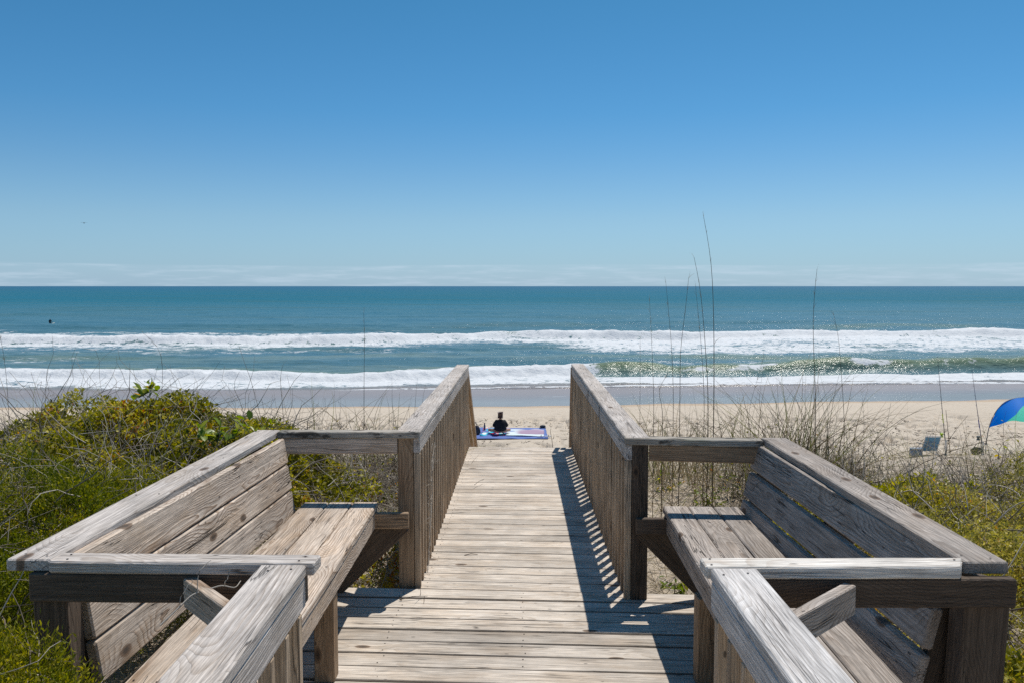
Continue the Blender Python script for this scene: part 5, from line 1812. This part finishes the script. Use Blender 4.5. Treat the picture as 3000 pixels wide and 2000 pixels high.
# ---- surf fishing rods in sand spikes
def rod(label, base_uv, top_uv, Yd, reel_col, colour, wrap, spike):
    b = PY(*base_uv, Yd); t_ = PY(*top_uv, Yd + 0.5)
    g = bz(b.x, b.y)
    root = empty('fishing_rod', (b.x, b.y, g), label=label, cat='fishing rod', group='surf rods planted upright in the sand')
    d = (t_ - b)
    b0 = Vector((b.x, b.y, g + 0.25)) - Vector((d.x, d.y, 0)) * 0.02
    def at(s): return b0 + (t_ - b0) * s
    blank = flat('rod_blank', colour, 0.35, 0.5)
    n = 12
    v, f, _ = tubes(np.array([[list(at(s) + Vector((0.05 * s * s, 0, 0))) for s in np.linspace(0.16, 1, n)]]), np.array([0.013]), np.array([0.004]), 6)
    set_parent(link('blank', np_mesh('blank', v, f, 4, True), blank), root)
    v, f, _ = tubes(np.array([[list(at(s)) for s in (-0.06, 0.0, 0.08, 0.165)]]), np.array([0.019]), np.array([0.016]), 8)
    set_parent(link('grip', np_mesh('grip', v, f, 4, True), DKR), root)
    v, f, _ = tubes(np.array([[list(at(s)) for s in (0.26, 0.30, 0.36)]]), np.array([0.0175]), np.array([0.0165]), 8)
    set_parent(link('wrap', np_mesh('wrap', v, f, 4, True), flat('rod_wrap', wrap, 0.4)), root)
    rp = at(0.125) + Vector((-0.12, -0.02, 0.02))
    rm = flat('reel_paint', reel_col, 0.35, 0.5)
    o = lathe('reel', root, tuple(rp - Vector((0, 0.0, 0.09))), [(0.03, 0.0), (0.055, 0.01), (0.058, 0.05), (0.04, 0.055), (0.04, 0.10), (0.062, 0.105), (0.062, 0.15), (0.03, 0.165)], rm, 14)
    tube_part('reel_foot', root, [tuple(rp), tuple(rp + Vector((0.05, 0.01, 0.03))), tuple(at(0.13))], 0.010, DKR)
    tube_part('reel_handle', root, [tuple(rp + Vector((0, -0.05, 0))), tuple(rp + Vector((-0.05, -0.07, -0.03))), tuple(rp + Vector((-0.06, -0.10, -0.04)))], 0.009, DKR)
    for s in (0.42, 0.55, 0.68, 0.8, 0.9, 0.985):
        c_ = at(s) + Vector((0.05 * s * s - 0.022, 0, 0))
        ring = [tuple(c_ + Vector((0.018 * math.cos(a), 0, 0.018 * math.sin(a)))) for a in np.linspace(0, 2 * math.pi, 9)]
        tube_part('line_guide', root, ring, 0.003, DKR, 4)
    lathe('sand_spike', root, (b0.x, b0.y, g - 0.10), [(0.02, 0), (0.032, 0.05), (0.032, 0.55), (0.036, 0.56), (0.036, 0.58)], flat('spike_pvc', spike, 0.5), 12)


rod('tall fishing rod with yellow green reel behind the beach chair', (2770, 1318), (2743, 1042), 29.8, (0.45, 0.60, 0.02), (0.03, 0.035, 0.06), (0.55, 0.62, 0.05), (0.62, 0.62, 0.60))
rod('fishing rod with dark reel left of the blue canopy', (2878, 1322), (2844, 1084), 29.6, (0.10, 0.12, 0.12), (0.04, 0.05, 0.14), (0.05, 0.06, 0.30), (0.70, 0.70, 0.68))
# dark tackle roll hanging beside the second rod
q = PY(2862, 1308, 29.5)
g = bz(q.x, q.y)
root = empty('tackle_bag', (q.x, q.y, g), label='olive tackle bag slung at the foot of second rod', cat='bag')
OLV = flat('tackle_cloth', (0.06, 0.065, 0.035), 0.8, 0.2, 25, 0.5)
blob('bag_body', root, (q.x - 0.02, q.y, g + 0.16), (0.22, 0.10, 0.15), OLV, 8, 0.18)
tube_part('strap', root, [(q.x - 0.12, q.y, g + 0.27), (q.x - 0.02, q.y, g + 0.42), (q.x + 0.14, q.y, g + 0.46), (q.x + 0.16, q.y, g + 0.24)], 0.012, OLV)
# short stake beside the first rod
a, b = PY(2783, 1318, 29.4), PY(2771, 1200, 29.4)
tube = vine('marker_stake', 'short dark stake beside the yellow reel rod', 'stake', [(a.x, a.y, bz(a.x, a.y) - 0.1), tuple(a), tuple((a + b) / 2), tuple(b)], 0.016, 90, 0, 0.0)

# ---- wind canopy: bent pole arch with a blue and teal sail streaming from it
Yc = 29.6
pl = PY(2887, 1338, Yc)
gC = -4.22
half = 1.42
cxC = pl.x + half
HC = PY(2985, 1163, Yc).z - gC
root = empty('beach_canopy', (cxC, Yc, gC), label='blue and teal arched beach canopy at the right edge', cat='beach canopy')
arch = [(cxC - half * math.copysign(abs(math.cos(t)) ** 0.7, math.cos(t)), Yc, gC + HC * math.sin(t) ** 0.85) for t in np.linspace(0.0, math.pi, 40)]
tube_part('arch_pole', root, arch, 0.014, flat('pole_fibre', (0.10, 0.11, 0.13), 0.4), 6)
BLUE_F = leaf_mat('canopy_blue', [(0, (0.0, 0.36, 0.82)), (1, (0.0, 0.36, 0.82))], 0.55, 0.68, 0.3)
TEAL_F = leaf_mat('canopy_teal', [(0, (0.16, 0.75, 0.62)), (1, (0.16, 0.75, 0.62))], 0.55, 0.6, 0.3)


def sail(name, ta, tb, mat):
    n, m = 16, 14
    vs, fs = [], []
    for th_ in (0, 0.006):
        for i_ in range(n + 1):
            t = ta(i_ / n) if callable(ta) else ta
            for j in range(m + 1):
                pass
    for lay in (0, 1):
        for i_ in range(n + 1):
            for j in range(m + 1):
                v_ = j / m                       # 0 at the pole, 1 trailing edge
                t0 = ta(v_); t1 = tb(v_)
                t = t0 + (t1 - t0) * i_ / n
                x = cxC - half * math.copysign(abs(math.cos(t)) ** 0.7, math.cos(t))
                zt = gC + HC * math.sin(t) ** 0.85
                fl = max(0.0, min(1.0, (t - T0) / 0.75, (math.pi - T0 - t) / 0.75))
                z_ = zt - v_ * 0.60 * fl - 0.16 * math.sin(math.pi * v_) * 0 + 0.03 * math.sin(9 * t + 5 * v_) * v_
                y_ = Yc - v_ * (0.04 + 0.95 * fl) + 0.04 * math.sin(7 * t)
                vs.append((x, y_, z_ + 0.008 * lay))
    N = (n + 1) * (m + 1)
    for lay in (0, 1):
        for i_ in range(n):
            for j in range(m):
                a = lay * N + i_ * (m + 1) + j
                q = (a, a + 1, a + m + 2, a + m + 1)
                fs.append(q if lay else tuple(reversed(q)))
    me = py_mesh(name, vs, fs, True)
    a = me.attributes.new('tint', 'FLOAT', 'FACE')
    o = link(name, me, mat, loc=None)
    set_parent(o, root)


T0 = 0.42
b1f = lambda v_: 1.80 - 0.96 * v_
b2f = lambda v_: 2.30 - 0.30 * v_
sail('blue_panel', lambda v_: T0, b1f, BLUE_F)
sail('teal_panel', b1f, b2f, TEAL_F)
sail('blue_panel', b2f, lambda v_: math.pi - T0, BLUE_F)

# scattered wrack on the dry sand: small dark bits
rng = np.random.default_rng(700)
n = 6500
x = rng.uniform(-22, 24, n); y = rng.uniform(23, 37.5, n)
keep = ~((x > -1.9) & (x < 1.6) & (y > 32.3) & (y < 35.4)) & (rng.uniform(0, 1, n) < sstep(0.35, 0.65, fbm2(x * 0.25, y * 0.8, 701, 3)) + 0.08)
x, y = x[keep], y[keep]
z = ground_z(x, y) + pits(x, y)
p = np.stack([x, y, z + 0.012], 1)
dr = np.stack([rng.normal(0, 1, len(x)), rng.normal(0, 0.5, len(x)), rng.normal(0, 0.05, len(x))], 1)
pts = wander(p, dr, rng.uniform(0.06, 0.28, len(x)), 4, rng, 0.3)
pts[:, :, 2] = np.maximum(z[:, None] + 0.012, pts[:, :, 2])
v, f, ow = tubes(pts, rng.uniform(0.006, 0.020, len(x)), np.full(len(x), 0.005))
me = np_mesh('wrack', v, f, 4, fattr={'tint': rng.uniform(0, 0.35, len(x))[ow]})
link('beach_wrack', me, TWIG, label='scattered dark reed bits and seaweed on the dry sand', cat='wrack', kind='stuff')
